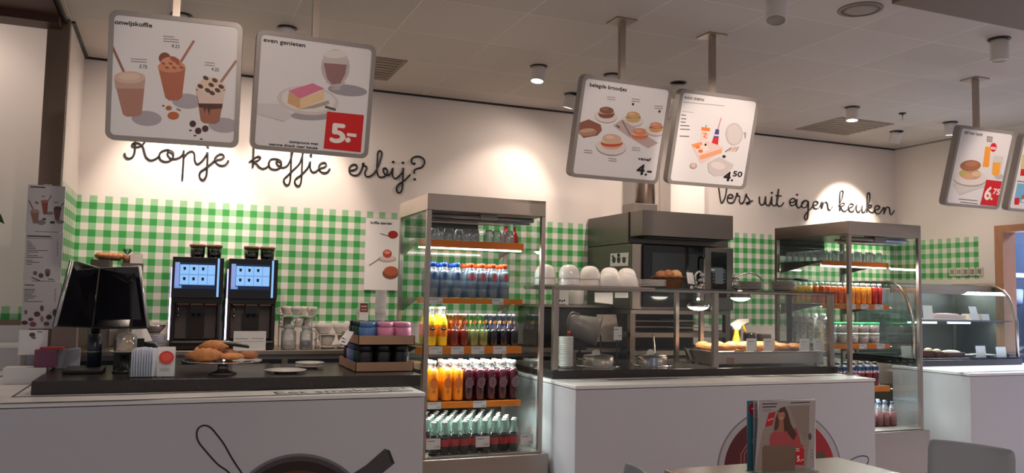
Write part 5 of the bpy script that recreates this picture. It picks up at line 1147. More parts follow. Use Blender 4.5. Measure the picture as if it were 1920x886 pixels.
# equipment between the counters, left of the oven
o = thing('prep_unit', 'black appliance housing behind the soup wells', 'appliance', (3.0, 5.8, 1.031)); obj('body', MB().box(2.62, 3.24, 5.85, 6.25, 1.031, 1.34), BLACK, o, bevel=.01); obj('top', MB().box(2.60, 3.25, 5.83, 6.26, 1.341, 1.36), STEELD, o)
o = thing('food_bucket', 'large grey tilted plastic bucket behind the guard screen', 'bucket', (2.62, 5.5, 1.031))
p0 = W(1066, 607, 5.55); p1 = W(1122, 606, 5.50); ax = (p1-p0).normalized(); ax = (ax + Vector((0, -.35, -.28))).normalized(); L_ = .235; BK = mat('grey_translucent', (.24, .22, .22), .25, coat=.3)
m = MB(); m.lathe([(.001, 0), (.070, .004), (.080, .02), (.105, L_-.02), (.112, L_-.02), (.112, L_), (.104, L_), (.10, L_-.02), (.078, .03)], p0, 28, axis=ax, cap=False); obj('shell', m, BK, o)
m = MB(); s_ = p0+ax*L_*.3; m.tube(smoothpath([s_+Vector((0, -.02, .09)), s_+Vector((-.07, -.03, .10)), s_+Vector((-.10, -.03, .02)), s_+Vector((-.07, -.02, -.06))], 4), .007, 8); obj('handle', m, STEELD, o)
m = MB(); m.cyl((p0.x+.05, 5.6, 1.031), (p0.x+.05, 5.6, p0.z-.06), .02); m.box(p0.x-.02, p0.x+.14, 5.52, 5.66, 1.0305, 1.045); m.box(p0.x-.02, p0.x+.2, 5.55, 5.65, p0.z-.12, p0.z-.105); obj('support', m, BLACK, o)
p = W(1086, 560, 5.9)
o = thing('white_canister', 'white upright canister with a dark oval mark above the bucket', 'canister', (p.x, 5.9, 1.361)); obj('body', MB().lathe([(.055, 0), (.062, .01), (.062, .14), (.05, .155), (.001, .157)], (p.x, 5.95, 1.361), 22), CERAM, o); wm = wrapped_mark(o, .0632, .07, .014, .022, (.12, .08, .08), 'dark_mark'); wm.location = (0, .05, 0)
o = obj('notice_sheet', MB().box(W(1047, 560, 5.9).x, W(1066, 560, 5.9).x, 5.9, 5.903, 1.361, 1.52), PAPER, origin=(2.7, 5.9, 1.361)); tag(o, 'white notice with dark signs behind the left post of the guard screen', 'notice')
a = Art((2.7, 5.8995, 1.4), (1, 0, 0), (0, 0, 1))
for i in range(3): a.ell(1050+i*4, 563+i % 2, 1.6, 2, (.15, .15, .15)); a.ell(1050+i*4, 571, 1.6, 2, (.15, .15, .15))
a.build('print', o)
for (x0, y0, x1, y1, lab) in ((1115, 548, 1149, 566, 'tilted white paper slip hanging left of two below the bowls shelf'), (1153, 548, 1178, 558, 'small white paper slip hanging right of two below the bowls shelf')):
    P = [W(x0, y1, 5.54), W(x1, y1+(4 if x0 < 1150 else 0), 5.52), W(x1, y0, 5.52), W(x0, y0, 5.54)]; m = MB(); m.prism(P, (0, .001, 0)); c = tag(obj('paper_slip', m, PAPER, origin=P[0]), lab, 'paper')
p = W(1053, 625, 5.4); o = thing('sauce_bottle', 'orange red sauce bottle behind the stack of white bowls', 'bottle', (p.x+.01, 5.30, ZS)); obj('body', MB().lathe([(.03, 0), (.034, .01), (.034, .11), (.015, .15), (.012, .185)], (p.x+.01, 5.30, ZS), 16), mat('sauce_orange', (.26, .05, .01), .3), o); obj('cap', MB().lathe([(.014, .185), (.010, .21)], (p.x+.01, 5.30, ZS), 14), CAPR, o)
p = W(1137, 600, 5.8); o = thing('splash_panel', 'mottled beige board leaning behind the bucket', 'board', (p.x, 5.75, 1.031)); obj('board', MB().prism([(W(1120, 640, 5.72).x, 5.72, 1.08), (W(1163, 640, 5.72).x, 5.72, 1.08), (W(1160, 592, 5.72).x, 5.76, 1.29), (W(1124, 590, 5.72).x, 5.76, 1.29)], (0, .015, 0)), mat('mottled', (.30, .25, .22), .6, noise=.5, nscale=30), o); obj('foot', MB().box(p.x-.08, p.x+.08, 5.70, 5.78, 1.031, 1.08), BLACK, o)

# ---- guard screen on the middle counter
GT = 1.492
o = thing('guard_screen', 'steel and glass guard screen with a top shelf over the middle worktop', 'guard screen', (3.2, 4.64, ZS))
GX0, GX1 = W(1036, 620, 4.64).x, 4.398
for px in (1041, 1341, 1571): x = min(W(px, 620, 4.64).x, GX1-.018); obj('post', MB().box(x-.018, x+.018, 4.625, 4.66, ZS, GT-.024), STEEL, o, bevel=.002)
for px in (1269, 1315, 1493, 1562): x = min(W(px, 600, 5.08).x, 4.39); obj('post', MB().box(x-.014, x+.014, 5.07, 5.098, ZS, GT-.024), STEEL, o)
obj('shelf_frame', MB().box(GX0, GX1, 4.622, 4.66, GT-.0235, GT-.012), STEEL, o); obj('shelf_frame', MB().box(GX0, GX1, 5.07, 5.10, GT-.0235, GT-.012), STEEL, o)
obj('shelf_top', MB().box(GX0, W(1225, 540, 4.62).x, 4.60, 5.11, GT-.0115, GT), STEEL, o)
obj('shelf_glass', MB().box(W(1225, 540, 4.62).x+.001, GX1, 4.60, 5.11, GT-.010, GT), mat('glass_edge', (.06, .10, .09), .06, trans=.0, alpha=.75, coat=.5), o)
obj('front_pane', MB().box(GX0+.03, GX1-.05, 4.612, 4.617, ZS+.001, GT-.03), GLASS2, o)
# bowls upside down on the shelf
def bowlk():
    o = thing('soup_bowl', 'b', 'bowl'); obj('shell', MB().lathe([(.068, 0), (.068, .02), (.064, .045), (.054, .068), (.040, .082), (.022, .089), (.001, .091)], n=26, cap=False), CERAM, o); obj('rim', MB().lathe([(.0685, 0), (.0700, .002), (.0700, .006), (.0685, .008)], n=26, cap=False), CREAM, o); return kind(o)
KBW = bowlk(); grp = 'upturned white soup bowls on the guard shelf'
ps = [(1022, 4.80, 'behind the cabinet post'), (1067, 4.72, 'second from the left'), (1106, 4.80, 'third from the left'), (1143, 4.92, 'fourth, back row'), (1175, 4.92, 'rightmost, back row')]
for i, (px, y, w_) in enumerate(ps):
    x = W(px, 520, y).x
    for k in range(2): KBW.put((x, y, GT+.001+k*.043), '%s white upturned bowl on the guard shelf, %s' % ('lower' if k == 0 else 'upper', w_), grp)
for px, w_ in ((1142, 'front row left'), (1178, 'front row right')): KBW.put((W(px, 520, 4.735).x, 4.735, GT+.001), 'single low white upturned bowl on the guard shelf, ' + w_, grp)
stack('plate', 'white plate beside the bread basket', 'plate', (W(1224, 535, 4.75).x, 4.75, GT+.001), PL, 5, .0095, CERAM, 'white plates beside the bread basket', scale=1.0)
# bread basket
bx = W(1253, 525, 4.92).x
o = thing('bread_basket', 'brown wicker basket with rolls on the guard shelf', 'basket', (bx, 4.92, GT+.001)); m = MB(); m.lathe([(.085, 0), (.095, .02), (.115, .07), (.12, .075), (.112, .075), (.09, .02), (.001, .012)], o.location, 26, cap=False)
obj('bowl', m, WICKER, o); m = MB(); m.tube([(bx+.117*math.cos(2*PI*i/28), 4.92+.117*math.sin(2*PI*i/28), GT+.077+.003*(i % 2)) for i in range(28)], .007, 6, True); obj('rim', m, WICKER, o)
for k, (dx, dy, dz, s_, m_, lab) in enumerate(((-.07, -.02, .065, .042, BAKED, 'leftmost brown roll in the wicker basket'), (-.02, -.03, .072, .042, BAKED, 'second brown roll from the left in the basket'), (.02, .04, .07, .042, BAKED, 'brown roll at the back of the basket'), (.055, -.01, .072, .052, PUFF, 'large pale loaf at the right in the basket'))):
    slabpastry(lab, bx+dx, 4.92+dy, GT+dz-.02, s_, s_*.85, .075, .3*k, m_, 'rolls in the wicker basket')
# heat lamps
def heatlamp(px, py, y, label, e):
    c = W(px, py, y); o = thing('heat_lamp', label, 'lamp', (c.x, y, GT+.001))
    obj('shade', MB().lathe([(.078, -.004), (.080, .0), (.070, .022), (.045, .038), (.02, .045)], c+Vector((0, 0, .0)), 28, cap=False), CHROME, o)
    obj('bulb', MB().lathe([(.072, .006), (.070, -.006), (.055, -.018), (.03, -.026), (.001, -.029)], c, 24, cap=False), mat('heat_bulb', (1, .95, .9), .4, emis=(1, .90, .78), estr=11), o)
    m = MB(); m.cyl(c+Vector((0, 0, .04)), (c.x, y, GT+.03), .012); m.cyl((c.x, y, GT+.001), (c.x, y, GT+.02), .03); obj('stem', m, CHROME, o)
    spot('spot', c+Vector((0, 0, -.035)), (c.x+.05, y+.05, .9), e, 140, .6, (1, .82, .62), .05, parent=o); return o, c
h1, c1 = heatlamp(1309, 574, 4.86, 'glowing heat lamp over the soup side, left of the two', 10)
h2, c2 = heatlamp(1388, 557, 4.97, 'glowing heat lamp over the pastry tray, right of the two', 28)
m = MB()
for k in range(5): m.ball((c1.x+random.uniform(-.035, .035), 4.86+random.uniform(-.02, .02), GT+.03+k*.017), .02, .018, .014)
m.tube(smoothpath([(c1.x-.02, 4.86, GT+.02), (c1.x-.03, 4.85, GT+.10), (c1.x+.02, 4.86, GT+.12), (c1.x+.05, 4.86, GT+.04)], 5), .008, 8); obj('joint', m, CHROME, h1)
m = MB(); m.ball((c2.x-.045, 4.97, GT+.045), .032, .03, .04); m.ball((c2.x-.05, 4.97, GT+.10), .026, .026, .024); m.ball((c2.x-.0, 4.98, GT+.035), .05, .04, .04)
m.tube(smoothpath([(c2.x-.03, 4.97, GT+.105), (c2.x+.03, 4.97, GT+.125), (c2.x+.10, 4.97, GT+.132), (c2.x+.16, 4.97, GT+.115), (c2.x+.20, 4.97, GT+.085)], 5), .0075, 8); obj('joint', m, CHROME, h2)
p = W(1296, 521, 4.76); c = thing('price_sign', 'white tilted price card in front of the left heat lamp joint', 'card', (p.x, 4.76, GT+.001)); m = MB(); m.prism([W(1290, 531, 4.76), W(1303, 533, 4.76), W(1299, 511, 4.77), (W(1287, 510, 4.77))], (0, .003, 0)); obj('card', m, PAPER, c); obj('clip', MB().box(p.x-.012, p.x+.012, 4.755, 4.775, GT+.001, GT+.022), CHROME, c)
for (px, n_, lab, s_) in ((1407, 6, 'grey edged plate on the guard shelf, left pile', 1.06), (1467, 7, 'grey edged plate on the guard shelf, right pile', 1.06)): stack('plate', lab, 'plate', (W(px, 535, 4.74).x, 4.74, GT+.001), PL, n_, .0095, CREAM, lab.replace('plate', 'plates'), scale=s_)
x = W(1470, 512, 4.76).x; o = thing('frying_pan', 'small dark pan with black handle lying on the right plate pile', 'pan', (x, 4.76, GT+.083)); obj('pan_body', MB().lathe([(.05, 0), (.075, .012), (.072, .012), (.048, .004), (.001, .003)], o.location, 24), mat('pan_grey', (.22, .18, .15), .4), o); m = MB(); m.tube([(x+.065, 4.755, GT+.092), (x+.12, 4.75, GT+.088), (x+.20, 4.745, GT+.084)], [.006, .010, .009], 8); obj('handle', m, BLACK, o)
# stack of white bowls left on the worktop
xx = W(1061, 660, 4.80).x
stack('plastic_bowl', 'white bowl in the tall pile by the guard post', 'bowl', (xx, 4.80, ZS), [(.040, 0), (.046, .012), (.050, .020), (.047, .020), (.038, .003), (.001, .002)], 16, .0118, CERAM, 'tall pile of white bowls', nseg=22)
# soup wells
def well(px, label, lid, tag_):
    c = G(px, 685, .97); c = Vector((c.x, 4.88, ZS)); o = thing('soup_well', label, 'soup well', c)
    obj('rim', MB().lathe([(.145, 0), (.148, .004), (.13, .008), (.10, .006)], c, 36, cap=False), CHROME, o)
    m = MB(); m.lathe([(.100, .002), (.102, .062), (.095, .064), (.093, .01), (.001, .01)], c, 32, cap=False); obj('pot', m, STEEL, o)
    obj('lid', MB().lathe([(.100, .0645), (.097, .070), (.04, .080), (.001, .082)], c, 32), STEELD, o)
    k = MB(); k.M = Matrix.Translation(c+Vector((-.045, -.05, .072))) @ Matrix.Rotation(R(90), 4, 'X'); k.add([(.032*math.cos(PI*i/12), .040*math.sin(PI*i/12), -.004) for i in range(13)] + [(.032*math.cos(PI*i/12), .040*math.sin(PI*i/12), .004) for i in range(13)], [tuple(range(13)), tuple(range(13, 26))[::-1]] + [(i, i+13, (i+1) % 13+13, (i+1) % 13) for i in range(13)]); obj('lid_flap', k, CERAM if tag_ else CREAM, o)
    m = MB(); m.tube(smoothpath([c+Vector((.0, -.03, .08)), c+Vector((.03, .02, .12)), c+Vector((.05, .07, .20))], 4), .006, 8); obj('ladle', m, BLACK if not tag_ else STEEL, o)
    m = MB(); m.tube([c+Vector((-.10, -.0, .045)), c+Vector((-.16, -.03, .05)), c+Vector((-.17, -.03, .052))], .005, 6); obj('side_handle', m, STEEL, o)
    if tag_:
        b_ = MB(); b_.box(c.x-.085, c.x-.025, c.y-.112, c.y-.108, ZS+.009, ZS+.058); l_ = obj('blue_label', b_, mat('blue_label', (.22, .32, .55), .4), o); b2 = MB(); b2.box(c.x-.062, c.x-.048, c.y-.1135, c.y-.112, ZS+.009, ZS+.058); obj('white_stripe', b2, PAPER, l_)
well(1118, 'round steel soup well on the middle worktop, left of the two', 0, False); well(1228, 'round steel soup well with a blue label, right of the two', 0, True)
p = W(1158, 625, 4.98); o = thing('price_sign', 'small white card on a black post between the soup wells', 'card', (p.x, 4.98, ZS)); obj('card', MB().box(p.x-.031, p.x+.031, 4.975, 4.979, W(0+1158, 637, 4.98).z, W(1158, 612, 4.98).z), PAPER, o); obj('post', MB().box(p.x-.005, p.x+.005, 4.981, 4.989, ZS+.008, 1.2), BLACK, o); obj('foot', MB().box(p.x-.03, p.x+.03, 4.96, 5.01, ZS, ZS+.008), BLACK, o)
a = Art((p.x-.03, 4.9745, 1.1), (1, 0, 0), (0, 0, 1)); a.line([(1151, 617), (1160, 617)], .004, (.2, .2, .2)); a.line([(1160, 629), (1164, 629)], .005, (.2, .2, .2)); a.build('print', o)
# heated tray with flat pastries
tx0, tx1 = 3.43, 4.37; tz = W(1343, 658, 4.71).z
o = thing('heated_tray', 'steel heated counter tray carrying long flat pastries', 'tray', ((tx0+tx1)/2, 4.71, ZS))
obj('body', MB().box(tx0, tx1, 4.71, 5.05, ZS+.012, tz-.012), STEEL, o, bevel=.004); obj('top', MB().box(tx0-.01, tx1+.01, 4.70, 5.06, tz-.011, tz), CHROME, o, bevel=.003)
m = MB()
for x in (tx0+.03, tx1-.05):
    for y in (4.73, 5.0): m.cyl((x, y, ZS), (x, y, ZS+.012), .012)
obj('feet', m, BLACK, o); obj('badge', MB().box(tx0+.10, tx0+.16, 4.708, 4.7099, ZS+.0145, ZS+.058), mat('badge_red', (.30, .16, .13), .4), o)
obj('side_grip', MB().prism([(tx0-.012, 4.95, ZS+.03), (tx0-.012, 4.98, ZS+.03), (tx0-.012, 5.03, tz-.002), (tx0-.012, 5.00, tz-.002)], (-.02, 0, 0)), BLACK, o)
for i in range(7):
    x = tx0+.07+i*.118; dy = .0
    slabpastry('long flat sugared pastry on the heated tray, %s of the front row' % nth(i, 7), x, 4.82, tz+.0005, .056, .085, .042, random.uniform(-.2, .2), BAKE, 'flat pastries on the heated tray', PUFF)
for i in range(6):
    slabpastry('flat pastry at the back of the heated tray, %s' % nth(i, 6), tx0+.10+i*.125, 4.985, tz+.0005, .058, .055, .045, random.uniform(-.2, .2), BAKE, 'flat pastries on the heated tray', PUFF)
for i, (pa, pb) in enumerate(((1400, 1419), (1432, 1452), (1500, 1518), (1526, 1545))):
    xa, xb = W(pa, 645, 4.69).x, W(pb, 645, 4.69).x; c = thing('price_card', 'white price card on the front edge of the heated tray, %s' % nth(i, 4), 'card', (xa, 4.69, tz-.02), group='price cards on the heated tray'); m = MB(); m.box(xa, xb, 4.690, 4.693, W(pa, 657, 4.69).z, W(pa, 634, 4.69).z); obj('card', m, CARD, c)
    a = Art((xa, 4.6895, tz), (1, 0, 0), (0, 0, 1)); a.line([(pa+3, 640), (pa+13, 640)], .003, (.35, .33, .33)); a.line([(pa+3, 645), (pa+9, 645)], .002, (.5, .48, .48)); a.build('print', c)
# spray bottle
p = W(1388, 610, 5.2); x = p.x
o = thing('spray_bottle', 'yellow spray bottle with a white trigger head behind the heated tray', 'bottle', (x, 5.24, ZS)); YEL = mat('spray_yellow', (.62, .42, .03), .3, coat=.3)
obj('bottle', MB().lathe([(.036, 0), (.04, .01), (.04, .11), (.028, .16), (.018, .20), (.016, .235)], (x-.005, 5.24, ZS), 18), YEL, o)
m = MB(); zz_ = ZS+.225; m.prism([(x-.03, 5.226, zz_), (x+.015, 5.226, zz_), (x+.04, 5.226, zz_+.035), (x+.105, 5.226, zz_+.060), (x+.10, 5.226, zz_+.088), (x+.01, 5.226, zz_+.082), (x-.055, 5.226, zz_+.045), (x-.052, 5.226, zz_+.03)], (0, .028, 0)); obj('trigger_head', m, CERAM, o, bevel=.003)
m = MB(); m.tube([(x+.05, 5.24, zz_+.045), (x+.07, 5.24, zz_+.005), (x+.095, 5.24, zz_-.03)], [.011, .010, .005], 8); obj('trigger', m, YEL, o)
# things on the back counter right of the oven
for k, (px, y, r_, h_, m_, nm_, lab) in enumerate(((1352, 5.92, .045, .13, mat('green_tub', (.10, .16, .06), .5), 'canister', 'greenish canister on the back counter right of the oven'), (1376, 5.95, .06, .18, mat('brown_pot', (.12, .07, .04), .5), 'canister', 'brown tall pot on the back counter right of the oven'), (1405, 5.90, .055, .11, SMOKE, 'bowl', 'smoky glass bowl on the back counter right of the oven'), (1432, 5.88, .065, .10, mat('dark_bowl', (.08, .05, .04), .4), 'bowl', 'dark brown bowl on the back counter by the right cabinet'))):
    x = W(px, 600, y).x; x = max(x, 4.28+k*.13); o = thing(nm_, lab, nm_, (x, y, 1.031)); obj('body', MB().lathe([(r_*.7, 0), (r_, h_*.5), (r_*.95, h_), (r_*.85, h_), (r_*.6, .01), (.001, .008)], o.location, 18, cap=False), m_, o); obj('rim', MB().lathe([(r_*.95, h_-.004), (r_*1.0, h_), (r_*.95, h_+.004), (r_*.9, h_)], o.location, 18, cap=False), STEELD, o)

# ================================================================== curved glass cake case
CX0, CX1, CY0, CY1 = 5.56, 6.77, 4.98, 5.62
o = thing('cake_case', 'curved glass cake display case at the right', 'display case', (6.1, CY0, ZS))
prof = [(CY1, 1.60), (5.24, 1.60), (5.17, 1.588), (5.11, 1.555), (5.06, 1.50), (5.025, 1.42), (5.0, 1.33), (CY0+.005, 1.28), (CY0+.005, ZS+.014)]
def sheet(pts, x0, x1): m = MB(); n = len(pts); m.add([(x0, y, z) for y, z in pts] + [(x1, y, z) for y, z in pts], [(i, i+1, n+i+1, n+i) for i in range(n-1)], True); return m
obj('curved_pane', sheet(prof[1:], CX0, CX1), GLASS, o)
for x in (CX0, CX1): obj('end_frame', MB().tube([(x, y, z) for y, z in prof], .013, 8), STEEL, o)
for x in (CX0+.004, CX1-.008): m = MB(); m.prism([(x, y, z) for y, z in prof] + [(x, CY1, ZS+.014)], (.004, 0, 0)); obj('end_pane', m, GLASS, o)
obj('canopy', MB().box(CX0+.01, CX1-.01, 5.225, CY1, 1.555, 1.592), STEEL, o, bevel=.003); obj('canopy_lip', MB().box(CX0+.01, CX1-.01, 5.21, 5.222, 1.512, 1.592), mat('canopy_beige', (.36, .30, .27), .4, .3), o)
obj('base', MB().box(CX0-.01, CX1+.01, CY0-.01, CY1, ZS+.0005, ZS+.0122), BLACKG, o, bevel=.003)
m = MB()
for x in (CX0+.01, 6.28, CX1-.03): m.box(x, x+.025, CY1-.025, CY1, ZS+.014, 1.56)
obj('back_post', m, STEELD, o)
obj('back_door', MB().box(CX0+.04, CX1-.03, CY1-.012, CY1-.008, ZS+.014, 1.55), mat('smoky_door', (.06, .065, .062), .3, coat=.2), o)
obj('glass_shelf', MB().box(CX0+.012, CX1-.012, 5.03, CY1-.03, 1.283, 1.291), mat('shelf_glass_m', (.10, .14, .13), .05, alpha=.55, coat=.5), o)
obj('shelf_edge', MB().box(CX0+.012, CX1-.012, 5.024, 5.03, 1.281, 1.293), STEELD, o)
LEDC = mat('case_led', (1, 1, 1), .4, emis=(.72, .92, 1), estr=1.3)
obj('shelf_tube', MB().box(CX0+.03, CX0+.33, 5.04, 5.07, 1.262, 1.278), LEDC, o); obj('shelf_tube', MB().box(CX0+.48, CX0+.72, 5.04, 5.07, 1.262, 1.278), LEDC, o)
area('case_light', ((CX0+CX1)/2, 5.50, 1.552), 1.0, .04, 5, (.9, .98, 1), (0, 0, 0), parent=o); area('case_light', ((CX0+CX1)/2, 5.25, 1.279), 1.0, .05, 4, (.9, .98, 1), (0, 0, 0), parent=o)
ZT = 1.2915; ZB2 = ZS+.0127
def incase(px0, px1, y, zb, py_top, name, label, cat, m_, depth=.1, top=None, ball=False):
    xa, xb = W(px0, 590, y).x, W(px1, 590, y).x; zt_ = W((px0+px1)/2, py_top, y).z
    o = thing(name, label, cat, ((xa+xb)/2, y, zb)); h = max(zt_-zb, .012)
    m = MB()
    if ball: m.ball(((xa+xb)/2, y, zb+h*.42), (xb-xa)/2, depth/2, h*.44, jit=.04)
    else: m.box(xa, xb, y-depth/2, y+depth/2, zb, zb+h*(.7 if top else 1))
    obj('body', m, m_, o, bevel=0 if ball else .004)
    if top: m = MB(); m.ball(((xa+xb)/2, y, zb+h*.75), (xb-xa)/2*.92, depth/2*.9, h*.3, jit=.05); obj('topping', m, top, o)
    return o
incase(1733, 1746, 5.12, ZB2, 652, 'cupcake', 'cream topped muffin in the cake case, leftmost', 'cake', CAKE, .07, CREMEM); incase(1749, 1762, 5.10, ZB2, 654, 'cupcake', 'second cream topped muffin in the cake case', 'cake', CAKE, .07, CREMEM)
incase(1765, 1797, 5.10, ZB2, 656, 'cake', 'dark cake with cream topping on the case floor', 'cake', CAKE, .12, CREMEM)
for a_, b_, lab in ((1798, 1820, 'white plate in the cake case right of the cream cake'), (1826, 1858, 'white plate in the cake case below a price card')):
    xa, xb = W(a_, 660, 5.12).x, W(b_, 660, 5.12).x; plate(lab, (xa+xb)/2, 5.12, ZB2, (xb-xa)/2/.1)
incase(1880, 1908, 5.12, ZB2, 662, 'cake', 'flat black cake near the right edge of the case', 'cake', BEAN, .1)
incase(1744, 1800, 5.22, ZT+.013, 587, 'cake', 'long pale pink cake on the glass shelf of the case', 'cake', mat('pink_cake', (.62, .46, .44), .5), .12, mat('pink_icing', (.66, .50, .50), .4))
incase(1735, 1812, 5.22, ZT, 596.5, 'cake_tray', 'white tray under the pale pink cake', 'tray', CERAM, .18)
incase(1810, 1822, 5.20, ZT, 588, 'cheesecake', 'yellowish cake slice left of the second shelf card', 'cake', CREMEM, .08); incase(1826, 1842, 5.20, ZT, 588, 'cheesecake', 'yellowish cake slice right of the second shelf card', 'cake', CREMEM, .08)
for k in range(3): incase(1640+k*21, 1659+k*21, 5.36, ZT, 586+k*2, 'wrapped_pack', 'clear wrapped pack on the case shelf seen through the right cabinet, %s' % nth(k, 3), 'pack', PETG, .09)
for i, (a_, b_, y, zb, t_, w_) in enumerate(((1732, 1750, 5.14, ZT+.001, 572, 'leftmost on the glass shelf'), (1818, 1832, 5.10, ZT+.001, 574, 'narrow tilted one on the glass shelf'), (1842, 1856, 5.10, ZT+.001, 588, 'lowest one on the glass shelf'), (1690, 1710, 5.20, ZB2, 648, 'left end of the case floor'), (1830, 1848, 5.04, ZB2, 648, 'middle of the case floor'), (1868, 1886, 5.04, ZB2, 650, 'right side of the case floor'))):
    xa, xb = W(a_, 600, y).x, W(b_, 600, y).x; zt_ = W(a_, t_, y).z; c = thing('price_card', 'white price card in the cake case, ' + w_, 'card', (xa, y, zb), group='price cards in the cake case'); m = MB(); sl = -.03 if i == 1 else 0; m.prism([(xa-sl, y, zb), (xb-sl, y, zb), (xb, y+.01, zt_), (xa, y+.01, zt_)], (0, .002, 0)); obj('card', m, PAPER, c); m = MB(); m.box(xa, xb, y+.003, y+.03, zb, zb+.003); obj('foot', m, PAPER, c)
# teal poster behind the case
xa, xb = W(1822, 630, 5.66).x, W(1862, 630, 5.66).x
o = thing('teal_poster', 'teal notice board with two red hearts seen through the cake case', 'poster', (xa, 5.66, ZS)); obj('board', MB().box(xa, xb, 5.66, 5.665, ZS, 1.23), mat('teal', (.04, .20, .24), .5), o)
a = Art((xa, 5.6595, ZS), (1, 0, 0), (0, 0, 1)); 
for cx_, cy_, s_ in ((1828, 619, 6), (1849, 620, 9)): a.ell(cx_-s_*.45, cy_-2, s_*.55, s_*.6, (.72, .14, .16)); a.ell(cx_+s_*.45, cy_-2, s_*.55, s_*.6, (.72, .14, .16)); a.poly([(cx_-s_, cy_), (cx_+s_, cy_), (cx_, cy_+s_*1.2)], (.72, .14, .16))
a.scrib(1841, 618, 1857, 618, (.9, .8, .8), .006, 2, 4); a.ell(1852, 640, 7, 4, (.70, .40, .36), .4); a.ell(1833, 637, 6, 6, (.35, .5, .52)); a.build('printed_hearts', o)
o = tag(obj('white_column', MB().box(xb+.004, xb+.065, 5.66, 5.70, ZS, 1.24), PAPER, origin=(xb, 5.66, ZS)), 'narrow white panel right of the teal board in the cake case', 'panel')
for k, (a_, b_, y_, c_) in enumerate(((1880, 1905, 640, (.25, .33, .30)), (1888, 1918, 652, (.30, .36, .33)))):
    x = W((a_+b_)/2, y_, 5.9).x; o = thing('bowl', 'greenish bowl stacked behind the case, ' + ('upper' if k == 0 else 'lower'), 'bowl', (x, 5.9, ZS+(.06 if k == 0 else 0))); obj('shell', MB().lathe([(.05, 0), (.10, .05), (.096, .05), (.045, .006), (.001, .005)], o.location, 22), mat('green_bowl_%d' % k, c_, .3), o)
# sockets on the right wall
P0 = XP(1787, 516, 6.8); P1 = XP(1838, 503, 6.8)
for k in range(5):
    t_ = k/4; y = P0.y+(P1.y-P0.y)*t_; o = thing('wall_socket', 'dark wall socket on the right wall, %s of the row' % nth(k, 5), 'socket', (6.79, y, 1.70), group='row of wall sockets'); obj('plate', MB().box(6.788, 6.799, y-.03, y+.03, 1.69, 1.765), CREAM, o); obj('insert', MB().box(6.786, 6.788, y-.020, y+.020, 1.705, 1.75), STEELD, o)

# ================================================================== seating in front
TZ = .75
TT = mat('table_cream', (.50, .40, .34), .25, coat=.2)
o = thing('cafe_table', 'cream topped table in the foreground with a leaflet stand', 'table', (2.27, 2.45, 0)); obj('tabletop', MB().box(1.83, 2.715, 2.05, 2.843, TZ-.028, TZ), TT, o, bevel=.004); obj('edge_band', MB().box(1.832, 2.713, 2.052, 2.841, TZ-.040, TZ-.0285), WOOD, o)
for x in (1.90, 2.60):
    for y in (2.12, 2.73): obj('leg', MB().box(x, x+.045, y, y+.045, 0, TZ-.041), WOOD, o)
def cardm(c, n): return mat(n, c, .35)
hy = 2.66
o = thing('leaflet_stand', 'clear table stand holding the leaflets on the foreground table', 'stand', (2.25, hy, TZ+.0005)); obj('base', MB().box(2.13, 2.40, hy-.05, hy+.06, TZ+.0005, TZ+.004), CLEAR, o); obj('back', MB().box(2.13, 2.42, hy+.012, hy+.015, TZ+.004, 1.03), CLEAR, o)
xa, xb = W(1421, 800, hy).x, W(1529, 800, hy).x; zt_ = W(1470, 749, hy).z
c = tag(obj('leaflet', MB().box(xa, xb, hy, hy+.002, TZ+.005, zt_), PAPER, origin=(xa, hy, TZ+.005)), 'leaflet with a picture of a person in a pink top on the foreground table', 'leaflet')
a = Art((xa, hy-.0006, TZ), (1, 0, 0), (0, 0, 1), (1380, 740, 6.067))
a.poly([(262, 60), (905, 60), (890, 830), (210, 880)], (.66, .63, .64)); a.poly([(420, 190), (600, 120), (838, 110), (830, 590), (790, 840), (215, 870), (300, 420)], (.60, .55, .52)); a.poly([(600, 130), (836, 115), (825, 440), (780, 520), (700, 380)], (.56, .50, .47))
a.scrib(300, 102, 470, 98, (.12, .1, .12), .004); a.scrib(300, 137, 455, 132, (.12, .1, .12), .004); a.scrib(300, 165, 410, 163, (.4, .38, .4), .0015, 2, 18); a.scrib(622, 90, 838, 80, (.15, .13, .15), .0035)
a.poly([(372, 205), (448, 190), (412, 345), (330, 362)], (.72, .10, .12)); a.line([(362, 290), (425, 265)], .006, (.8, .6, .55))
a.poly([(500, 150), (555, 130), (585, 190), (625, 330), (680, 440), (650, 520), (560, 520), (540, 350), (530, 200)], (.30, .17, .12)); a.poly([(485, 180), (450, 260), (430, 400), (470, 400), (500, 300)], (.34, .20, .14))
a.poly([(490, 290), (540, 290), (548, 420), (480, 420)], (.62, .40, .32)); a.ell(515, 232, 40, 62, (.70, .47, .38), .08); a.poly([(480, 190), (500, 150), (550, 140), (565, 220), (545, 190), (500, 200)], (.32, .18, .12)); a.line([(500, 262), (530, 266)], .003, (.85, .7, .66)); a.ell(500, 226, 4, 3, (.2, .1, .1)); a.ell(530, 226, 4, 3, (.2, .1, .1))
a.poly([(400, 440), (440, 405), (520, 425), (600, 400), (690, 370), (740, 560), (770, 575), (740, 640), (660, 640), (640, 580), (385, 580), (382, 490)], (.68, .28, .30)); a.poly([(545, 330), (620, 330), (690, 440), (655, 520), (590, 440)], (.30, .17, .12))
a.poly([(320, 572), (650, 572), (668, 600), (672, 860), (300, 880), (300, 600)], (.47, .39, .33)); a.poly([(700, 590), (775, 610), (772, 795), (672, 790), (672, 640)], (.74, .08, .12)); a.scrib(680, 610, 720, 612, (.85, .8, .8), .004, 2, 22); a.text('5.-', 690, 752, 762, 755, .022, (.92, .85, .85), bold=.001); a.ell(840, 470, 18, 40, (.34, .28, .30)); a.scrib(855, 630, 865, 630, (.2, .2, .2), .004, 3, 38)
a.build('printed_person', c)
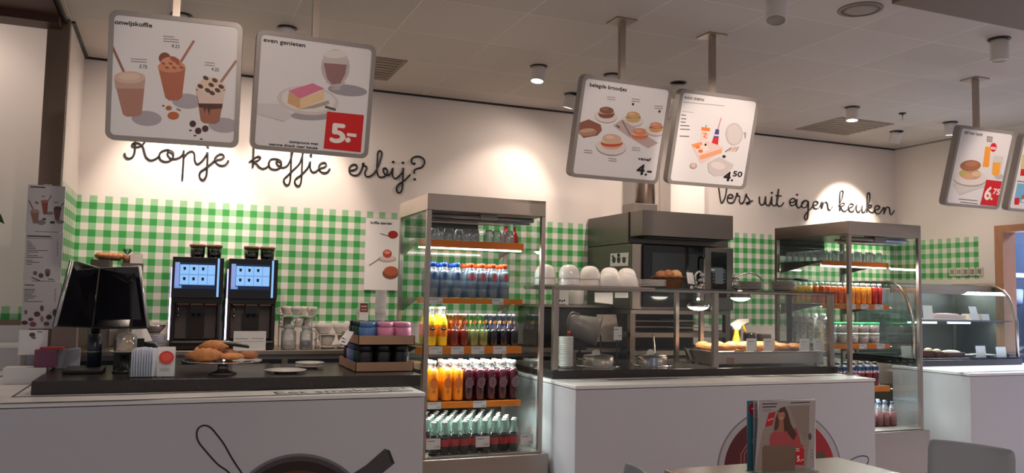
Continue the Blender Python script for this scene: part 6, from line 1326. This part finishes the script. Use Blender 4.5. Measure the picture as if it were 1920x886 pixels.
hy2 = hy+.03; xa, xb = W(1401, 800, hy2).x, W(1470, 800, hy2).x; c = tag(obj('leaflet', MB().box(xa, xb, hy2, hy2+.002, TZ+.005, W(1420, 750, hy2).z), cardm((.05, .17, .24), 'teal_card'), origin=(xa, hy2, TZ+.005)), 'teal leaflet with a red heart half behind the front leaflet', 'leaflet')
a = Art((xa, hy2-.0006, TZ), (1, 0, 0), (0, 0, 1), (1380, 740, 6.067)); a.ell(240, 155, 92, 82, (.76, .06, .12)); a.poly([(155, 190), (320, 200), (290, 350), (240, 320)], (.76, .06, .12)); a.scrib(175, 155, 300, 150, (.92, .85, .85), .005); a.scrib(215, 200, 300, 196, (.92, .85, .85), .005); a.scrib(200, 245, 300, 242, (.92, .85, .85), .005); a.scrib(180, 510, 240, 508, (.75, .8, .82), .004, 2, 32); a.build('printed_heart', c)
# chairs
def chair(TL, TR, label, m_):
    d = (TR-TL); d.z = 0; L_ = d.length; d.normalize(); n = Vector((-d.y, d.x, 0))
    if n.x > 0: n = -n
    zt = (TL.z+TR.z)/2; c = (TL+TR)/2
    o = thing('cafe_chair', label, 'chair', (c.x, c.y, 0)); B = Vector((c.x, c.y, 0)); N = 10; vs = []; fs = []
    rows = [(.0, 0, .46), (.02, .0, .62), (.0, 0, zt-.03), (-.004, 0, zt)]
    m = MB(); pts = []
    for k, (off, _, z) in enumerate([(.03, 0, .50), (.012, 0, .62), (0, 0, zt-.04), (-.004, 0, zt-.01), (-.004, 0, zt)]):
        wd = L_/2*(1 if k < 3 else (.97 if k == 3 else .90))
        for i in range(N+1):
            u = -1+2*i/N; pts.append(B + d*(u*wd) + n*(off + .035*u*u) + Vector((0, 0, z)))
    q = len(pts); pts2 = [p - n*.010 for p in pts]; R_ = 5
    fs = [(k*(N+1)+i, k*(N+1)+i+1, (k+1)*(N+1)+i+1, (k+1)*(N+1)+i) for k in range(R_-1) for i in range(N)]
    f2 = [tuple(q+j for j in f[::-1]) for f in fs]; ed = []
    for k in range(R_-1): ed += [(k*(N+1), (k+1)*(N+1), q+(k+1)*(N+1), q+k*(N+1)), (k*(N+1)+N, q+k*(N+1)+N, q+(k+1)*(N+1)+N, (k+1)*(N+1)+N)]
    for i in range(N): t_ = (R_-1)*(N+1)+i; ed += [(t_, t_+1, q+t_+1, q+t_), (i, q+i, q+i+1, i+1)]
    m.add(pts+pts2, fs+f2+ed, True); obj('backrest', m, m_, o)
    m = MB(); S = [B + d*(a_*L_/2) + n*b_ + Vector((0, 0, .44)) for a_, b_ in ((-1, .03), (1, .03), (.92, .42), (-.92, .42))]; m.prism(S, (0, 0, .018)); obj('seat', m, m_, o, bevel=.008)
    for a_, b_ in ((-.8, .06), (.8, .06), (-.8, .38), (.8, .38)): p_ = B + d*(a_*L_/2) + n*b_; m = MB(); m.cyl(p_+Vector((0, 0, 0)), p_+Vector((0, 0, .439)), .010, .014); obj('leg', m, STEELD, o)
    for a_ in (-.7, .7): p_ = B + d*(a_*L_/2); m = MB(); m.tube([p_+n*.05+Vector((0, 0, .44)), p_+n*.02+Vector((0, 0, .50)), p_+n*.03+Vector((0, 0, .56))], .009, 8); obj('back_support', m, STEELD, o)
CHM = mat('chair_shell', (.36, .38, .42), .45)
chair(W(1745, 817, 2.9), W(1908, 846, 2.56), 'pale grey chair back at the lower right in front of the counters', CHM)
chair(W(1185, 892, 2.9), W(1222, 868, 2.62), 'pale chair left of the foreground table, only its top corner showing', CHM)
for k in KINDS: k.done()
